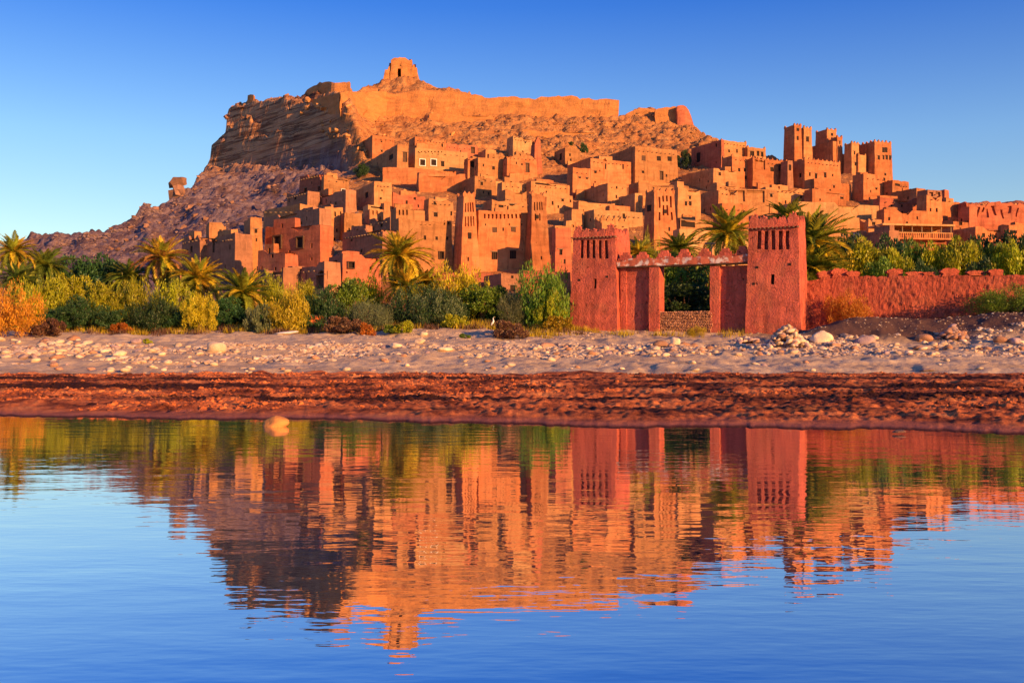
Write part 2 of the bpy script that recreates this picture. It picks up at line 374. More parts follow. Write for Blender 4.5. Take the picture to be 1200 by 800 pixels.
def water_mat():
    m, nt, out = newmat('river_water')
    pos = N(nt, 'ShaderNodeNewGeometry').outputs['Position']
    h1 = noise_node(nt, pos, 1.0, 3, .5, (.9, 2.6, 1)); h2 = noise_node(nt, pos, 1.0, 2, .5, (4, 11, 1)); h3 = noise_node(nt, pos, 1.0, 2, .5, (.25, .5, 1))
    calm = ramp(nt, noise_node(nt, pos, .12, 3, .5, (.6, 1.6, 1)), [(.35, (.35,.35,.35)), (.65, (1,1,1))])
    h = math_(nt, 'ADD', math_(nt, 'ADD', h1, math_(nt, 'MULTIPLY', h2, .17)), h3)
    h = math_(nt, 'MULTIPLY', h, calm)
    b = N(nt, 'ShaderNodeBump'); b.inputs['Strength'].default_value = 1.0; b.inputs['Distance'].default_value = .0062
    nt.links.new(h, b.inputs['Height'])
    gl = N(nt, 'ShaderNodeBsdfGlossy'); gl.inputs['Roughness'].default_value = .015; gl.inputs[0].default_value = (.95, .95, .97, 1)
    df = N(nt, 'ShaderNodeBsdfDiffuse'); df.inputs[0].default_value = (.012, .03, .07, 1)
    fr = N(nt, 'ShaderNodeFresnel'); fr.inputs['IOR'].default_value = 1.8
    nt.links.new(b.outputs[0], gl.inputs['Normal']); nt.links.new(b.outputs[0], fr.inputs['Normal'])
    mx = N(nt, 'ShaderNodeMixShader'); nt.links.new(math_(nt, 'ADD', math_(nt, 'MULTIPLY', fr.outputs[0], .30), .69), mx.inputs[0])
    nt.links.new(df.outputs[0], mx.inputs[1]); nt.links.new(gl.outputs[0], mx.inputs[2]); nt.links.new(mx.outputs[0], out.inputs[0])
water_mat()

# ------------------------------------------------------------------ setting: terrain sheets, ground, water
us = np.concatenate([np.arange(-600, 0, 14.), np.arange(0, 1200, 2.), np.arange(1200, 1801, 14.)])
def terrain(name, ys, mat):
    U, Yg = np.meshgrid(us, ys); X = (U-U0)/F*Yg; Z = ground(X, Yg)
    n, m = U.shape; V = np.stack([X, Yg, Z], -1).reshape(-1, 3)
    i = np.arange(n*m).reshape(n, m)
    Q = np.stack([i[:-1,:-1], i[:-1,1:], i[1:,1:], i[1:,:-1]], -1).reshape(-1, 4)
    o = link(bpy.data.objects.new(name, fast_mesh(name, V, Q, MATS[mat], True)))
    return tag(o, kind='structure')
Y1 = np.arange(14, 50.01, .16); Y1[-1] = 50
Y2 = np.arange(50, 92.01, .3)
Y3 = np.concatenate([np.arange(Y2[-1], 240, 1.0), np.arange(240, 330, .4), np.arange(330, 430, 1.5)])
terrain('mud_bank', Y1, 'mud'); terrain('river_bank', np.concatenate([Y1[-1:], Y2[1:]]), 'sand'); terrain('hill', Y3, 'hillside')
V_, Q_ = [], []
R = 6000
gr = part('ground', [(-R,-R,-.62),(R,-R,-.62),(R,R,-.62),(-R,R,-.62)], [(0,1,2,3)], MATS['sand']); tag(gr, kind='structure')
wt = part('water', [(-400,-200,0),(400,-200,0),(400,27,0),(-400,27,0)], [(0,1,2,3)], MATS['river_water']); tag(wt, kind='structure')

# ------------------------------------------------------------------ buildings
def shell(W, D, H, holes, batter=.02, cell=1.3, namp=.09, rag=.12, seed=0, thick=.38, drop=.55, zb=-2.5, nfreq=.45, zwarp=None):
    """rammed earth box with battered rough walls, real recesses and a sunken roof; front face is y = 0"""
    vs, fs = [], []
    off = Vector((seed*3.7, seed*1.3, 0))
    def warp(x, y, z):
        k = 1-batter*max(z, 0)/max(W/2, .5); kd = 1-batter*max(z, 0)/max(D/2, .5)
        q = Vector((W/2+(x-W/2)*k, D/2+(y-D/2)*kd, z))
        q += mn.noise_vector(Vector((x, y, z))*nfreq+off)*namp
        if z > H-.01:
            q.z += rag*(mn.noise(Vector((x*.9, y*.9, 5))+off)*1.2+mn.noise(Vector((x*2.7, y*2.7, 9))+off)*.7)
            if zwarp: q.z += zwarp(x, y)
        return q
    sides = {'f': ((0,0),(1,0),(0,1),W), 'r': ((W,0),(0,1),(-1,0),D), 'b': ((W,D),(-1,0),(0,-1),W), 'l': ((0,D),(0,-1),(1,0),D)}
    for s, (o, d, n, L) in sides.items():
        hs = holes.get(s, [])
        def cuts(a, b, extra, c):
            k = max(1, int(round((b-a)/c))); ls = [a+(b-a)*i/k for i in range(k+1)]
            ex = [e for e in extra if a+.05 < e < b-.05]
            ls = [l for l in ls if l in (a, b) or all(abs(l-e) > c*.3 for e in ex)]+ex
            ls = sorted(set(round(l, 4) for l in ls)); return ls
        cc = cell if s != 'b' else cell*3
        xs = cuts(0, L, [v for h in hs for v in h[:2]], cc); zs = cuts(zb, H, [v for h in hs for v in h[2:4]], cc)
        idx = {}
        for i, x in enumerate(xs):
            for j, z in enumerate(zs):
                idx[i, j] = len(vs); vs.append(warp(o[0]+d[0]*x, o[1]+d[1]*x, z))
        inn = Vector((n[0], n[1], 0))
        def hole_at(i, j):
            if i < 0 or j < 0 or i >= len(xs)-1 or j >= len(zs)-1: return None
            cx = (xs[i]+xs[i+1])/2; cz = (zs[j]+zs[j+1])/2
            for h in hs:
                if h[0]-.01 < cx < h[1]+.01 and h[2]-.01 < cz < h[3]+.01: return h
            return None
        for i in range(len(xs)-1):
            for j in range(len(zs)-1):
                h = hole_at(i, j); c = [idx[i,j], idx[i+1,j], idx[i+1,j+1], idx[i,j+1]]
                if h is None: fs.append(tuple(c)); continue
                dp = h[4]; b0 = len(vs)
                for k in c: vs.append(vs[k]+inn*dp)
                for e, (di, dj) in enumerate(((0,-1),(1,0),(0,1),(-1,0))):
                    if hole_at(i+di, j+dj) is not h:
                        a, b = e, (e+1) % 4
                        fs.append((c[b], c[a], b0+a, b0+b))
                if h[5]: fs.append((b0, b0+1, b0+2, b0+3))
        top = [idx[i, len(zs)-1] for i in range(len(xs))]
        for i in range(len(top)-1):
            a, b = vs[top[i]], vs[top[i+1]]; k = len(vs)
            vs += [a+inn*thick, b+inn*thick, Vector((a.x, a.y, H-drop))+inn*thick, Vector((b.x, b.y, H-drop))+inn*thick]
            fs.append((top[i], top[i+1], k+1, k)); fs.append((k, k+1, k+3, k+2))
    k = len(vs); bt = batter*H*.8
    vs += [Vector((bt+.1, bt+.1, H-drop+.02)), Vector((W-bt-.1, bt+.1, H-drop+.02)), Vector((W-bt-.1, D-bt-.1, H-drop+.02)), Vector((bt+.1, D-bt-.1, H-drop+.02))]
    fs.append((k, k+1, k+2, k+3))
    return vs, fs, warp

def merlon_mesh(name, w, h, mat, pts=((-.5,0),(.5,0),(.5,.45),(.28,.5),(.22,.8),(0,1.0),(-.22,.8),(-.28,.5),(-.5,.45)), d=.35, j=.04, seed=1):
    r = random.Random(seed); n = len(pts); vs = []
    for y in (-d/2, d/2):
        for (x, z) in pts: vs.append((x*w+r.uniform(-j, j)*w, y+r.uniform(-j, j)*.3, z*h-(.3 if z == 0 else 0)+r.uniform(-j, j)*h*.5))
    fs = [tuple(range(n)), tuple(range(2*n-1, n-1, -1))]+[((i+1) % n, i, n+i, n+(i+1) % n) for i in range(n)]
    return mesh_of(name, vs, fs, MATS[mat])
MER = {}
def merlons(root, W, D, H, warp, mat, mode, seed=0, w=.55, h=.55, gap=1.3):
    key = (mat, round(w, 1), round(h, 1))
    if key not in MER: MER[key] = [merlon_mesh('merlon', w, h, mat, seed=k) for k in range(3)]
    r = random.Random(seed); spots = []
    if 'c' in mode: spots += [(.2,.2),(W-.2,.2),(W-.2,D-.2),(.2,D-.2)]
    if 'm' in mode: spots += [(W/2,.2)]
    if 'f' in mode:
        n = max(2, int(W/gap)); spots += [(.2+(W-.4)*i/n, .2) for i in range(n+1)]
    if 'l' in mode:
        n = max(2, int(D/gap)); spots += [(.2, .2+(D-.4)*i/n) for i in range(1, n+1)]
    for (x, y) in spots:
        q = warp(x, y, H-.02)
        inst('merlon', r.choice(MER[key]), q-Vector((0, 0, .05)), (0, 0, (math.pi/2 if (x < .3 and y > .3) else 0)+r.uniform(-.1, .1)), (1, 1, r.uniform(.8, 1.15)), root)

def add_window(root, side, W, D, h, name='window', mat='void', frame=None, bars=0):
    """pane (or door leaf) set at the back of a recess; h = (s0, s1, z0, z1, depth)"""
    s0, s1, z0, z1, dp = h[:5]
    if side == 'f': T = lambda s, n, z: (s, n, z)
    else: T = lambda s, n, z: (n, D-s, z)
    b, f = box(s0-.12, s1+.12, dp-.08, dp+.02, z0-.1, z1+.1)
    o = part(name, [T(*v) for v in b], f, MATS[mat], root)
    if frame:
        t = max(.07, (s1-s0)*.14); vs, fs = [], []
        for bb in ((s0-t, s0, z0-t, z1+t), (s1, s1+t, z0-t, z1+t), (s0, s1, z1, z1+t), (s0, s1, z0-t, z0)):
            b, f = box(bb[0], bb[1], -.14, .1, bb[2], bb[3]); k = len(vs); vs += [T(*v) for v in b]; fs += [tuple(i+k for i in q) for q in f]
        part('frame', vs, fs, MATS[frame], o)
    if bars:
        vs, fs = [], []
        for i in range(bars):
            sx = s0+(s1-s0)*(i+1)/(bars+1); b, f = box(sx-.03, sx+.03, dp-.2, dp-.14, z0, z1); k = len(vs); vs += [T(*v) for v in b]; fs += [tuple(i_+k for i_ in q) for q in f]
        part('grille', vs, fs, MATS['wood'], o)
    return o

HN = [0]; MESH_BEAM = {}
def house(label, u0, u1, vt, vb, uL=None, mat='ochre', a=25, Y=None, w=(), n=(), d=(), lw=(), cren='', batter=.025, D=None, rag=.14,
          name='mud_house', cat='house', group='earthen houses on the hillside', mw=.55, vr=None, cell=1.3, namp=.09, beams=(), zw=None, dz=2.5):
    HN[0] += 1; seed = HN[0]
    if Y is None: Y = float(Yof(vb, u0))
    a = math.radians(a); ca, sa = math.cos(a), math.sin(a)
    x0 = (u0-U0)/F*Y; k1 = (u1-U0)/F; W = (k1*Y-x0)/(ca-k1*sa)
    if D is None:
        if uL is not None:
            kL = (uL-U0)/F; D = (x0-kL*Y)/(sa+kL*ca) if abs(sa+kL*ca) > .02 else 8
            D = min(max(D, 2.5), 26)
        else: D = min(max(3.5, W*.8), 9)
    zb = CAMH+(VH-vb)/F*Y; zt = CAMH+(VH-vt)/F*Y; H = zt-zb
    root = empty(name, (x0, Y, zb), a)
    tag(root, label, cat, group)
    def fs_(u):
        k = (u-U0)/F; return (k*Y-x0)/(ca-k*sa)
    def fz_(v, u):
        s = fs_(u); yy = Y+s*sa; return CAMH+(VH-v)/F*yy-zb
    def ls_(u):                     # distance along the left wall measured from the front corner
        k = (u-U0)/F; return (x0-k*Y)/(sa+k*ca)
    holes = {'f': [], 'l': []}; todo = []
    for kind, lst in (('w', w), ('n', n), ('d', d)):
        for r_ in lst:
            ua, va, ub, vb_ = r_[:4]; um = (ua+ub)/2
            h = (fs_(ua), fs_(ub), fz_(vb_, um), fz_(va, um), .35 if kind != 'd' else .5, kind == 'n' and not (len(r_) > 4 and r_[4] == 'o'))
            h = (max(h[0], .15), min(h[1], W-.15), h[2], min(h[3], H-.25), h[4], h[5])
            if h[1]-h[0] < .12 or h[3]-h[2] < .12: continue
            holes['f'].append(h)
            if kind != 'n': todo.append(('f', h, 'window' if kind == 'w' else 'door', r_[4] if len(r_) > 4 else None))
    for r_ in lw:
        ua, va, ub, vb_ = r_[:4]; um = (ua+ub)/2; s1, s0 = ls_(ua), ls_(ub); yy = Y+(s0+s1)/2*ca
        h = (D-s1, D-s0, CAMH+(VH-vb_)/F*yy-zb, CAMH+(VH-va)/F*yy-zb, .35, False)
        if h[0] < .1 or h[1] > D-.1 or h[3] > H-.2 or h[1]-h[0] < .1: continue
        holes['l'].append(h); todo.append(('l', h, 'window', None))
    hr = random.Random(seed*17)
    if name == 'mud_house' and H > 2.8:             # small irregular vents and windows
        for sd_, L_ in (('f', W), ('l', D)):
            if sd_ == 'l' and a < 0: continue
            for _ in range(int(min(5, L_*hr.uniform(.25, .55)))):
                ww, wh = hr.uniform(.28, .5), hr.uniform(.35, .85); s_ = hr.uniform(.5, L_-1.0); z_ = hr.uniform(.8, max(1.0, H-1.9))
                if L_ < 2 or any(h[0]-.5 < s_+ww and s_ < h[1]+.5 and h[2]-.4 < z_+wh and z_ < h[3]+.4 for h in holes[sd_]) or z_+wh > H-.9: continue
                h = (s_, s_+ww, z_, z_+wh, .3, False); holes[sd_].append(h); todo.append((sd_, h, 'window', None))
    zwf = None
    if zw is None and not cren and rag > .07 and W > 3.5 and hr.random() < .8:      # stepped and slumped parapets
        zw = []; f_ = 0.0; dv = 0.0
        while f_ < 1: zw.append((f_, dv)); f_ += hr.uniform(.12, .4); zw.append((min(f_, 1), dv)); dv = -hr.choice((0, 0, .25, .5, .8, 1.1)); f_ += .02
    if zw:   # broken wall head: list of (fraction along the front, drop in metres)
        xs_ = [p[0]*W for p in zw]; dr = [p[1] for p in zw]
        zwf = lambda x, y: float(np.interp(x, xs_, dr))
    vs, fs, warp = shell(W, D, H, holes, batter=batter, rag=rag, seed=seed, cell=cell, namp=namp, zwarp=zwf, zb=-dz)
    part('wall', vs, fs, MATS[mat], root)
    for side, h, nm, opt in todo:
        if side == 'f' and h[1]-h[0] > .45 and random.Random(seed+int(h[0]*10)).random() < .6:
            q = warp(h[0], 0, h[3]); b, f = box(h[0]-.18, h[1]+.18, q.y-.06, q.y+.2, h[3]-.02, h[3]+.12); part('lintel', b, f, MATS['pole_wood'], root)
        fr = opt if opt in ('whitewash', 'wood', 'pale') else None
        m_ = 'void'
        if nm == 'door' or opt == 'shut': m_ = 'wood'
        add_window(root, side, W, D, h, nm, m_, fr, bars=2 if opt == 'bars' else 0)
    if name == 'mud_house' and W > 3 and hr.random() < .55:      # row of beam ends or drain spouts below the parapet
        zb_ = H-hr.uniform(.8, 1.1); n_ = int(W/hr.uniform(.8, 1.6)); bm_ = MESH_BEAM.get('b') or MESH_BEAM.setdefault('b', mesh_of('beam', *box(-.07, .07, -.38, .3, -.07, .07), MATS['pole_wood']))
        for k in range(n_):
            s_ = .4+(W-.8)*(k+.5)/n_
            if all(not (h[0]-.15 < s_ < h[1]+.15 and h[2]-.1 < zb_ < h[3]+.1) for h in holes['f']): inst('beam', bm_, warp(s_, 0, zb_), (0, 0, hr.uniform(-.15, .15)), (1, hr.uniform(.7, 1.2), 1), root)
    if name == 'mud_house' and W > 5 and vt > 178 and hr.random() < .6:      # stair head or roof room set back from the front
        w2 = W*hr.uniform(.25, .45); x2 = hr.uniform(.3, W-w2-.3); h2 = hr.uniform(.7, 1.7)
        v2, f2, _ = shell(w2, min(2.6, D*.4), h2, {'f': [(w2*.35, w2*.35+.5, .1, min(h2-.3, .9), .3, True)]} if h2 > 1.2 and w2 > 1.8 else {}, batter=.02, cell=.9, namp=.07, rag=.2, seed=seed+300, drop=.2, zb=-.6)
        part('roof_room', [v+Vector((x2, min(1.6, D*.35), H-.5)) for v in v2], f2, MATS[hr.choice((mat, 'ochre', 'orange'))], root)
    if name == 'mud_house' and hr.random() < .5 and W > 4:       # low yard wall running out from the house
        w2 = W*hr.uniform(.4, .9); v2, f2, _ = shell(w2, .5, hr.uniform(1.0, 1.8), {}, batter=.02, cell=.7, namp=.09, rag=.35, seed=seed+500, thick=.2, drop=.05, zb=-3)
        part('yard_wall', [v+Vector((hr.uniform(-.3, 0), -2.2, 0)) for v in v2] if False else [v+Vector((-.2, -2.0, -.2)) for v in v2], f2, MATS[hr.choice((mat, 'ochre'))], root)
    if cren: merlons(root, W, D, H, warp, mat, cren, seed, mw, mw)
    for (ub, vbm) in beams:
        s = fs_(ub); b, f = box(s-.07, s+.07, -.45, .3, fz_(vbm, ub)-.07, fz_(vbm, ub)+.07); part('beam', b, f, MATS['pole_wood'], root)
    return root, W, D, H, warp, fs_, fz_

G = 'earthen houses on the hillside'
h_ = house
# ---- lower left, mostly in shade
h_('small shaded mud house leftmost of the village above the palms', 212,234,279,326,205, 'brown', w=[(222,288,225,296)], rag=.25, a=-50, D=3)
h_('tall shaded house with a ragged arched upper room lit gold on its roof', 237,275,281,328,231, 'brown', w=[(248,284,251,296)], a=-50, D=3)
h_('sunlit ruined roof room with one arched opening at the left end of the village', 245,266,260,282,240, 'ochre', Y=float(Yof(326,240))+3, d=[(257,269,260,279)], rag=.5, D=4, zw=((0,0),(.7,0),(1,-1.6)))
h_('narrow sunlit tower house with one small window left of the long pink facade', 292,309,254,329,284, 'ochre', w=[(298,268,302,273),(300,279,302,283)], rag=.2)
h_('long pink house with two tall shuttered windows below its lit wall top', 309,375,266,322,302, 'red', w=[(321,277,329,290,'wood'),(348,278,355,290,'wood'),(316,297,320,303),(338,305,341,309)], rag=.25, a=-36, D=3)
h_('lower pink house in front of the two window facade left of the arched gateway', 301,334,294,338,290, 'red', w=[(317,297,320,302),(305,312,307,316)], a=-38, D=2.5)
h_('long shaded house with a dark arched doorway behind the bushes', 336,380,312,346,330, 'brown', d=[(370,322,382,338),(372,318.5,380,322),(374,317,378,318.5)], rag=.1, a=-48, D=2.5)
h_('shaded low house with flat wall left of the arched doorway house', 302,332,317,346,294, 'brown', rag=.12, a=-50, D=2.5)
h_('pink corner house with one square window and gold right part beside the big palm', 401,447,296,348,384, 'red', w=[(408,307,415,314,'wood'),(405,318,407,320)], lw=[(389,305,394,315)], rag=.2)
h_('wide shaded house behind the big date palm with plain wall', 400,448,273,318,378, 'brown', w=[(410,280,412,283)], a=-50, D=3)
h_('sunlit house with three small openings in a row above the shaded lane', 380,403,242,288,356, 'ochre', w=[(385,248,387,254),(392,248,394,254),(399,248,401,254),(394,268,396,272)])
h_('plain golden house adjoining the three opening house on its right', 403,425,249,285,401, 'ochre', rag=.1)
h_('long shaded terrace wall house with jagged top below the pink facade roofs', 309,374,255,290,306, 'brown', rag=.2, w=[(330,258,332,261),(352,260,354,263)], a=-50, D=2.5)
h_('low terrace house with a sunlit upper corner and beam ends along its roof', 308,351,247,278,304, 'ochre', rag=.2, w=[(346,250,350,253)], beams=[(312,249),(318,249),(324,249),(330,249),(336,249),(342,249)], a=-46, D=3)
h_('small shaded house at the left with flat roof against the mauve scree', 335,360,227,262,331, 'brown', w=[(344,231,347,234)], a=-50, D=3)
h_('upper shaded house on the left slope with two small windows', 350,375,207,246,345, 'red', w=[(356,220,359,225),(372,218,375,224)], a=-46, D=3)
h_('house with a bright sunlit upper right wall on the left slope', 379,410,206,250,376, 'ochre', w=[(384,222,387,226),(400,222,404,227,'whitewash')], rag=.2, zw=((0,.3),(.4,.3),(.45,-.6),(1,-.8)))
h_('low shaded wall house between the left slope houses', 366,405,230,256,360, 'brown', w=[(392,237,394,240)], a=-50, D=2.5)
h_('sunlit ochre house with a pinkish left wall and one window', 438,460,212,250,411, 'ochre', lw=[(427,225,431,232)], w=[(447,222,449,224)])
h_('house with white roof edge and dark open loggia below the ochre house', 431,451,240,262,425, 'pale', w=[(434,241,449,244)])
h_('narrow sunlit pillar house beside the white edged loggia', 450,458,237,262,447, 'ochre')
h_('shaded house in front of the narrow pillar house', 432,457,257,285,426, 'brown', w=[(445,262,448,266)], a=-50, D=3)
h_('sunlit small house with three arched niches below the loggia', 433,450,245,262,427, 'ochre', Y=float(Yof(262,433))-3, n=[(436,247,438,252),(441,247,443,252)])
# ---- centre
KG = 'kasbah blocks with pierced wall tops'
h_('kasbah block with a row of seven niches left of the tall towers', 466,531,255,322,458, 'ochre', a=22, n=[(492+k*5.6,258.5,494.8+k*5.6,263.5) for k in range(7)], w=[(497,276,500,281),(511,277,514,281),(524,277,527,281),(515,295,520,303,'wood')], rag=.1, name='kasbah', cat='kasbah', group=KG)
h_('upper room with three arched niches on the left kasbah block', 464,498,243,258,459, 'ochre', Y=float(Yof(322,466))+2, n=[(467,246,469,252),(471.5,246,473.5,252),(476,246,478,252)], name='kasbah', cat='kasbah', group=KG)
h_('sunlit kasbah annex with two windows just left of the left tall tower', 502,532,232,262,496, 'ochre', a=22, w=[(508,236,512,240),(508,249,513,254),(528,248,530,253)], rag=.15)
h_('dark low wall house behind the niche room', 460,499,225,248,457, 'red', w=[(485,231,488,234)])
TW = 'tall tapering kasbah towers'
yt = float(Yof(320,548))-1.5
h_('left tapering kasbah tower with four tall slots and corner pinnacles', 540,563,226,324,529, 'orange', a=22, Y=yt, cren='cm', batter=.055, n=[(543.4,237,546,248),(548,237,550.6,248),(552.6,237,555.2,248),(557.2,237,559.8,248),(543.6,253,545.6,265),(548.2,253,550.2,265),(552.8,253,554.8,265),(557.4,253,559.4,265)], w=[(550,273,552.4,279),(548,301,550,306)], name='kasbah_tower', cat='tower', group=TW, cell=.8)
h_('kasbah facade between the two towers with a row of niches and square windows', 560,621,246,322,556, 'orange', a=22, Y=yt+2.2, D=9, n=[(566+k*4.9,250.5,568.5+k*4.9,256) for k in range(10)], w=[(577,266,583,272,'shut'),(589.4,267,591.4,271),(599.5,266,605.5,272,'shut'),(576,295,583,304,'bars'),(597.6,293,605.5,303,'bars'),(568,262,569.5,264.5),(597,262,598.5,264.5),(612,262,613.5,264.5)], name='kasbah', cat='kasbah', group=KG, cell=.9, rag=.06)
h_('right tapering kasbah tower with slots and a shadowed right half', 621,646,226,322,613, 'orange', a=22, Y=float(Yof(320,621))+1.2, cren='c', batter=.055, n=[(625,236,627,246),(629.5,236,631.5,246),(634,236,636,246),(638,236,640,246),(626,250,628,258),(633,250,635,258)], w=[(630,252.5,631.5,255),(634,300,636,304)], name='kasbah_tower', cat='tower', group=TW, cell=.8)
h_('low pink garden wall along the foot of the kasbah towers', 613,669,318,344,609, 'red', a=5, D=3, name='garden_wall', cat='wall', group='garden walls')
h_('low pink garden wall left of the small gatehouse room', 512,588,318,340,508, 'red', a=5, D=3, name='garden_wall', cat='wall', group='garden walls')
h_('small square house with two windows below the kasbah facade', 587,614,320,352,566, 'brown', a=22, w=[(599,322,602,326),(598,334,604,342)], rag=.05)
h_('dark red house squeezed between the right kasbah tower and the gate', 650,671,267,330,645, 'red', a=10, w=[(655,292,659,299)])
h_('house with two dark arched windows above the tall kasbah towers', 556,582,206,232,536, 'ochre', w=[(563,213,566,217)], lw=[(542,210,545,216),(546,210,549,216)])
h_('sunlit flat fronted house right of the double arch window house', 588,627,213,240,584, 'ochre', rag=.08)
h_('stepped house below with scalloped shadow behind the kasbah facade', 592,618,222,250,584, 'ochre', w=[(594,234,598,238)])
h_('low house with arched roof openings just above the kasbah niche row', 576,618,234,255,566, 'ochre', w=[(584,240,590,243),(597,239,605,243)], rag=.3)
h_('small square sunlit box house behind the left kasbah tower', 580,590,212,228,575, 'pale')
h_('rough stone retaining wall under the terrace railing', 448,535,196,216,444, 'orange', a=6, D=6, rag=.35, namp=.3, name='retaining_wall', cat='wall', group='retaining walls')
h_('ruined rubble wall on the right below the terrace', 490,545,203,226,486, 'orange', a=10, D=5, rag=.9, namp=.4, name='retaining_wall', cat='wall', group='retaining walls')
h_('long pale facade with white windows under the hilltop ruin', 486,549,173,206,478, 'pale', w=[(492,187,498,194,'whitewash'),(505,187,511,194,'whitewash'),(517,189,521,195)], n=[(489+k*4,177,490.5+k*4,178.6) for k in range(8)], rag=.06)
h_('orange upper storey block on the long pale facade', 486,523,160,177,479, 'orange', Y=float(Yof(206,486))+3, rag=.08)
h_('small orange house with dark left wall highest on the left of the village', 436,463,158,186,422, 'orange', w=[(446,165,448,167)])
h_('big dark sided house with a lit right end below the highest left house', 465,479,169,212,414, 'ochre', lw=[(455,181,460,187)], d=[(472,178,478,190)])
h_('low roofed houses row right of the orange upper block', 522,561,168,190,518, 'red', rag=.3, d=[(552,172,557,180)])
h_('tiny lit house in front of the dark yard under the rocks', 569,582,175,192,560, 'ochre')
h_('open terrace house with dark loggia and railing posts', 548,573,185,210,545, 'orange', w=[(551,189,556,196),(559,189,564,196),(566,189,571,196)], beams=[(550,187),(555,187),(560,187),(565,187),(570,187)])
h_('flat lit house between the open terrace and the round shouldered house', 560,595,184,212,556, 'ochre', w=[(577,195,580,199)])
h_('square cream house with dark left wall and roof poles under the slope', 601,624,159,190,593, 'pale', beams=[(604,161),(609,161),(614,161),(619,161)], w=[(615,166,617,168)])
h_('round shouldered orange house with a tall doorway', 594,630,180,212,590, 'orange', d=[(616,191,621,202)], rag=.3, zw=((0,-1.0),(.3,-.1),(.8,0),(1,-1.2)))
h_('crumbling dark red ruined tower beside the doorway house', 626,636,162,206,620, 'red', rag=.8, name='ruined_tower', cat='ruin', group='', zw=((0,-1.5),(.4,0),(1,-.6)), batter=.05)
h_('lit roof wall house with dark recess under the ruined tower', 622,668,212,240,618, 'ochre', rag=.3, w=[(627,213,652,217)])
h_('rubble faced house below the dark recess wall', 640,672,225,252,634, 'ochre', rag=.3, w=[(658,233,661,236),(668,234,670,237)])
h_('small lit house with dark wide left wall left of the white fringed terrace', 662,680,173,198,649, 'ochre', w=[(667,180,669,183)], lw=[(655,180,658,188)])
h_('long terrace house with a white fringed parapet', 692,745,184,222,664, 'orange', w=[(709,192,711,198),(730,192,732,198),(688+8,200,699,203)], n=[(707,187,711,189),(727,187,731,189)], rag=.05, cren='')
h_('large square house with three upper windows and a door', 744,795,171,218,712, 'ochre', w=[(752,182,757,188,'shut'),(770,183,775,188.5),(783,183.6,788,189),(752,200,755,203)], d=[(773.5,200.5,778,211)], rag=.06)
h_('orange house with notched corner in front of the fringed terrace', 671,693,196,232,664, 'orange', w=[(678,207,681,209),(687,208,690,210)])
h_('house with a big dark left wall behind the ornate tower', 712,735,214,242,680, 'ochre', w=[(722,218,724,221)])
h_('long lit wall house running under the three window house', 748,808,213,240,736, 'ochre', rag=.15, w=[(765,218,767,221)])
h_('low roof house with small round openings left of the dark yard', 678,721,235,256,672, 'ochre', w=[(690,238,693,241),(702,238,705,241)], rag=.2)
h_('pillar house flanked by a dark red yard near the ornate tower', 744,753,226,250,724, 'ochre')
h_('small box house directly above the left gate tower', 670,684,245,270,660, 'ochre', rag=.1)
h_('long cream wall house directly above the gate lintel left of the ornate tower', 696,754,245,272,684, 'pale', rag=.08, w=[(730,250,733,256)])
h_('low house behind the crest of the left gate tower', 650,697,264,300,646, 'ochre', rag=.2)
h_('lit house with horned corner pinnacles right behind the left gate tower', 705,738,258,300,700, 'ochre', cren='cf', mw=.9)
h_('ornate tapering tower with carved brick panels and a dark left wall', 766,795,222,298,752, 'orange', cren='fc', batter=.05, cell=.8, n=[(772,230,774.6,243),(777.4,229,780,236),(783,229,785.6,236),(788.4,230,791,243),(777.4,240,780,252),(783,240,785.6,252),(772,248,774.6,258),(788.4,248,791,258)], w=[(784.5,266,787,271),(779.5,246,781.5,249)], lw=[(757,241,760,247)], name='kasbah_tower', cat='tower', group=TW, mw=.5)
h_('plain lit house right of the ornate tower', 794,822,219,262,790, 'ochre', w=[(803,236,806,241),(808,236,811,241)])
h_('lit house with a dark left yard between ornate tower and palm', 842,866,222,256,820, 'ochre')
h_('long house with a dark recessed terrace low behind the palms', 797,836,256,282,795, 'ochre', w=[(797.5,258,815,266)], rag=.1)
h_('broad bright yellow wall behind the three palms above the gate', 796,884,268,316,792, 'pale', a=18, rag=.06, namp=.15, name='garden_wall', cat='wall', group='garden walls')
h_('small house with a dark left face and doorway beside the tall palm', 846,878,238,278,835, 'orange', w=[(858,250,861,254)], lw=[(839,246,842,256)])
h_('red faced house with a doorway at the top right of the rocky slope', 845,850,163,205,809, 'red', lw=[(815,179,820,190),(838,168,840,172)])
h_('low dark house below the red faced doorway house', 836,864,196,226,798, 'ochre', rag=.3, w=[(842,202,845,206)])
# ---- right hand group
h_('sunlit upper house with ragged parapet left of the open loggia', 845,876,164,198,838, 'ochre', cren='c', w=[(863,175,865,179)])
h_('house with an open dark loggia of two bays', 876,898,172,196,870, 'ochre', w=[(879,177,884,184),(887,177,890,183),(892,178,895,184)], cren='c')
h_('orange corner house with two small windows left of the balustrade', 858,883,182,222,845, 'orange', w=[(865,197,868,201),(872,197,875,201),(891-18,206,876,210)], lw=[(850,207,854,212)], cren='c')
h_('house with a balustraded recess and two square windows', 882,924,185,222,878, 'orange', w=[(903,196,907,201),(913,193,918,200,'wood')], n=[(884,187,897,198.5)], cren='f', mw=.45)
T4 = 'crenellated towers of the upper kasbah'
yk = float(Yof(198,940))
h_('tallest crenellated tower of the upper right kasbah with dark left wall', 931,941,146,206,917, 'orange', Y=yk, cren='cm', w=[(934,159,937,164),(942-7,150,937,153)], name='kasbah_tower', cat='tower', group=T4, mw=.6)
h_('second tower with a single window close beside the tallest one', 942,953,149,206,940, 'ochre', Y=yk+.8, cren='cm', w=[(945,160,949,166)], name='kasbah_tower', cat='tower', group=T4, mw=.6)
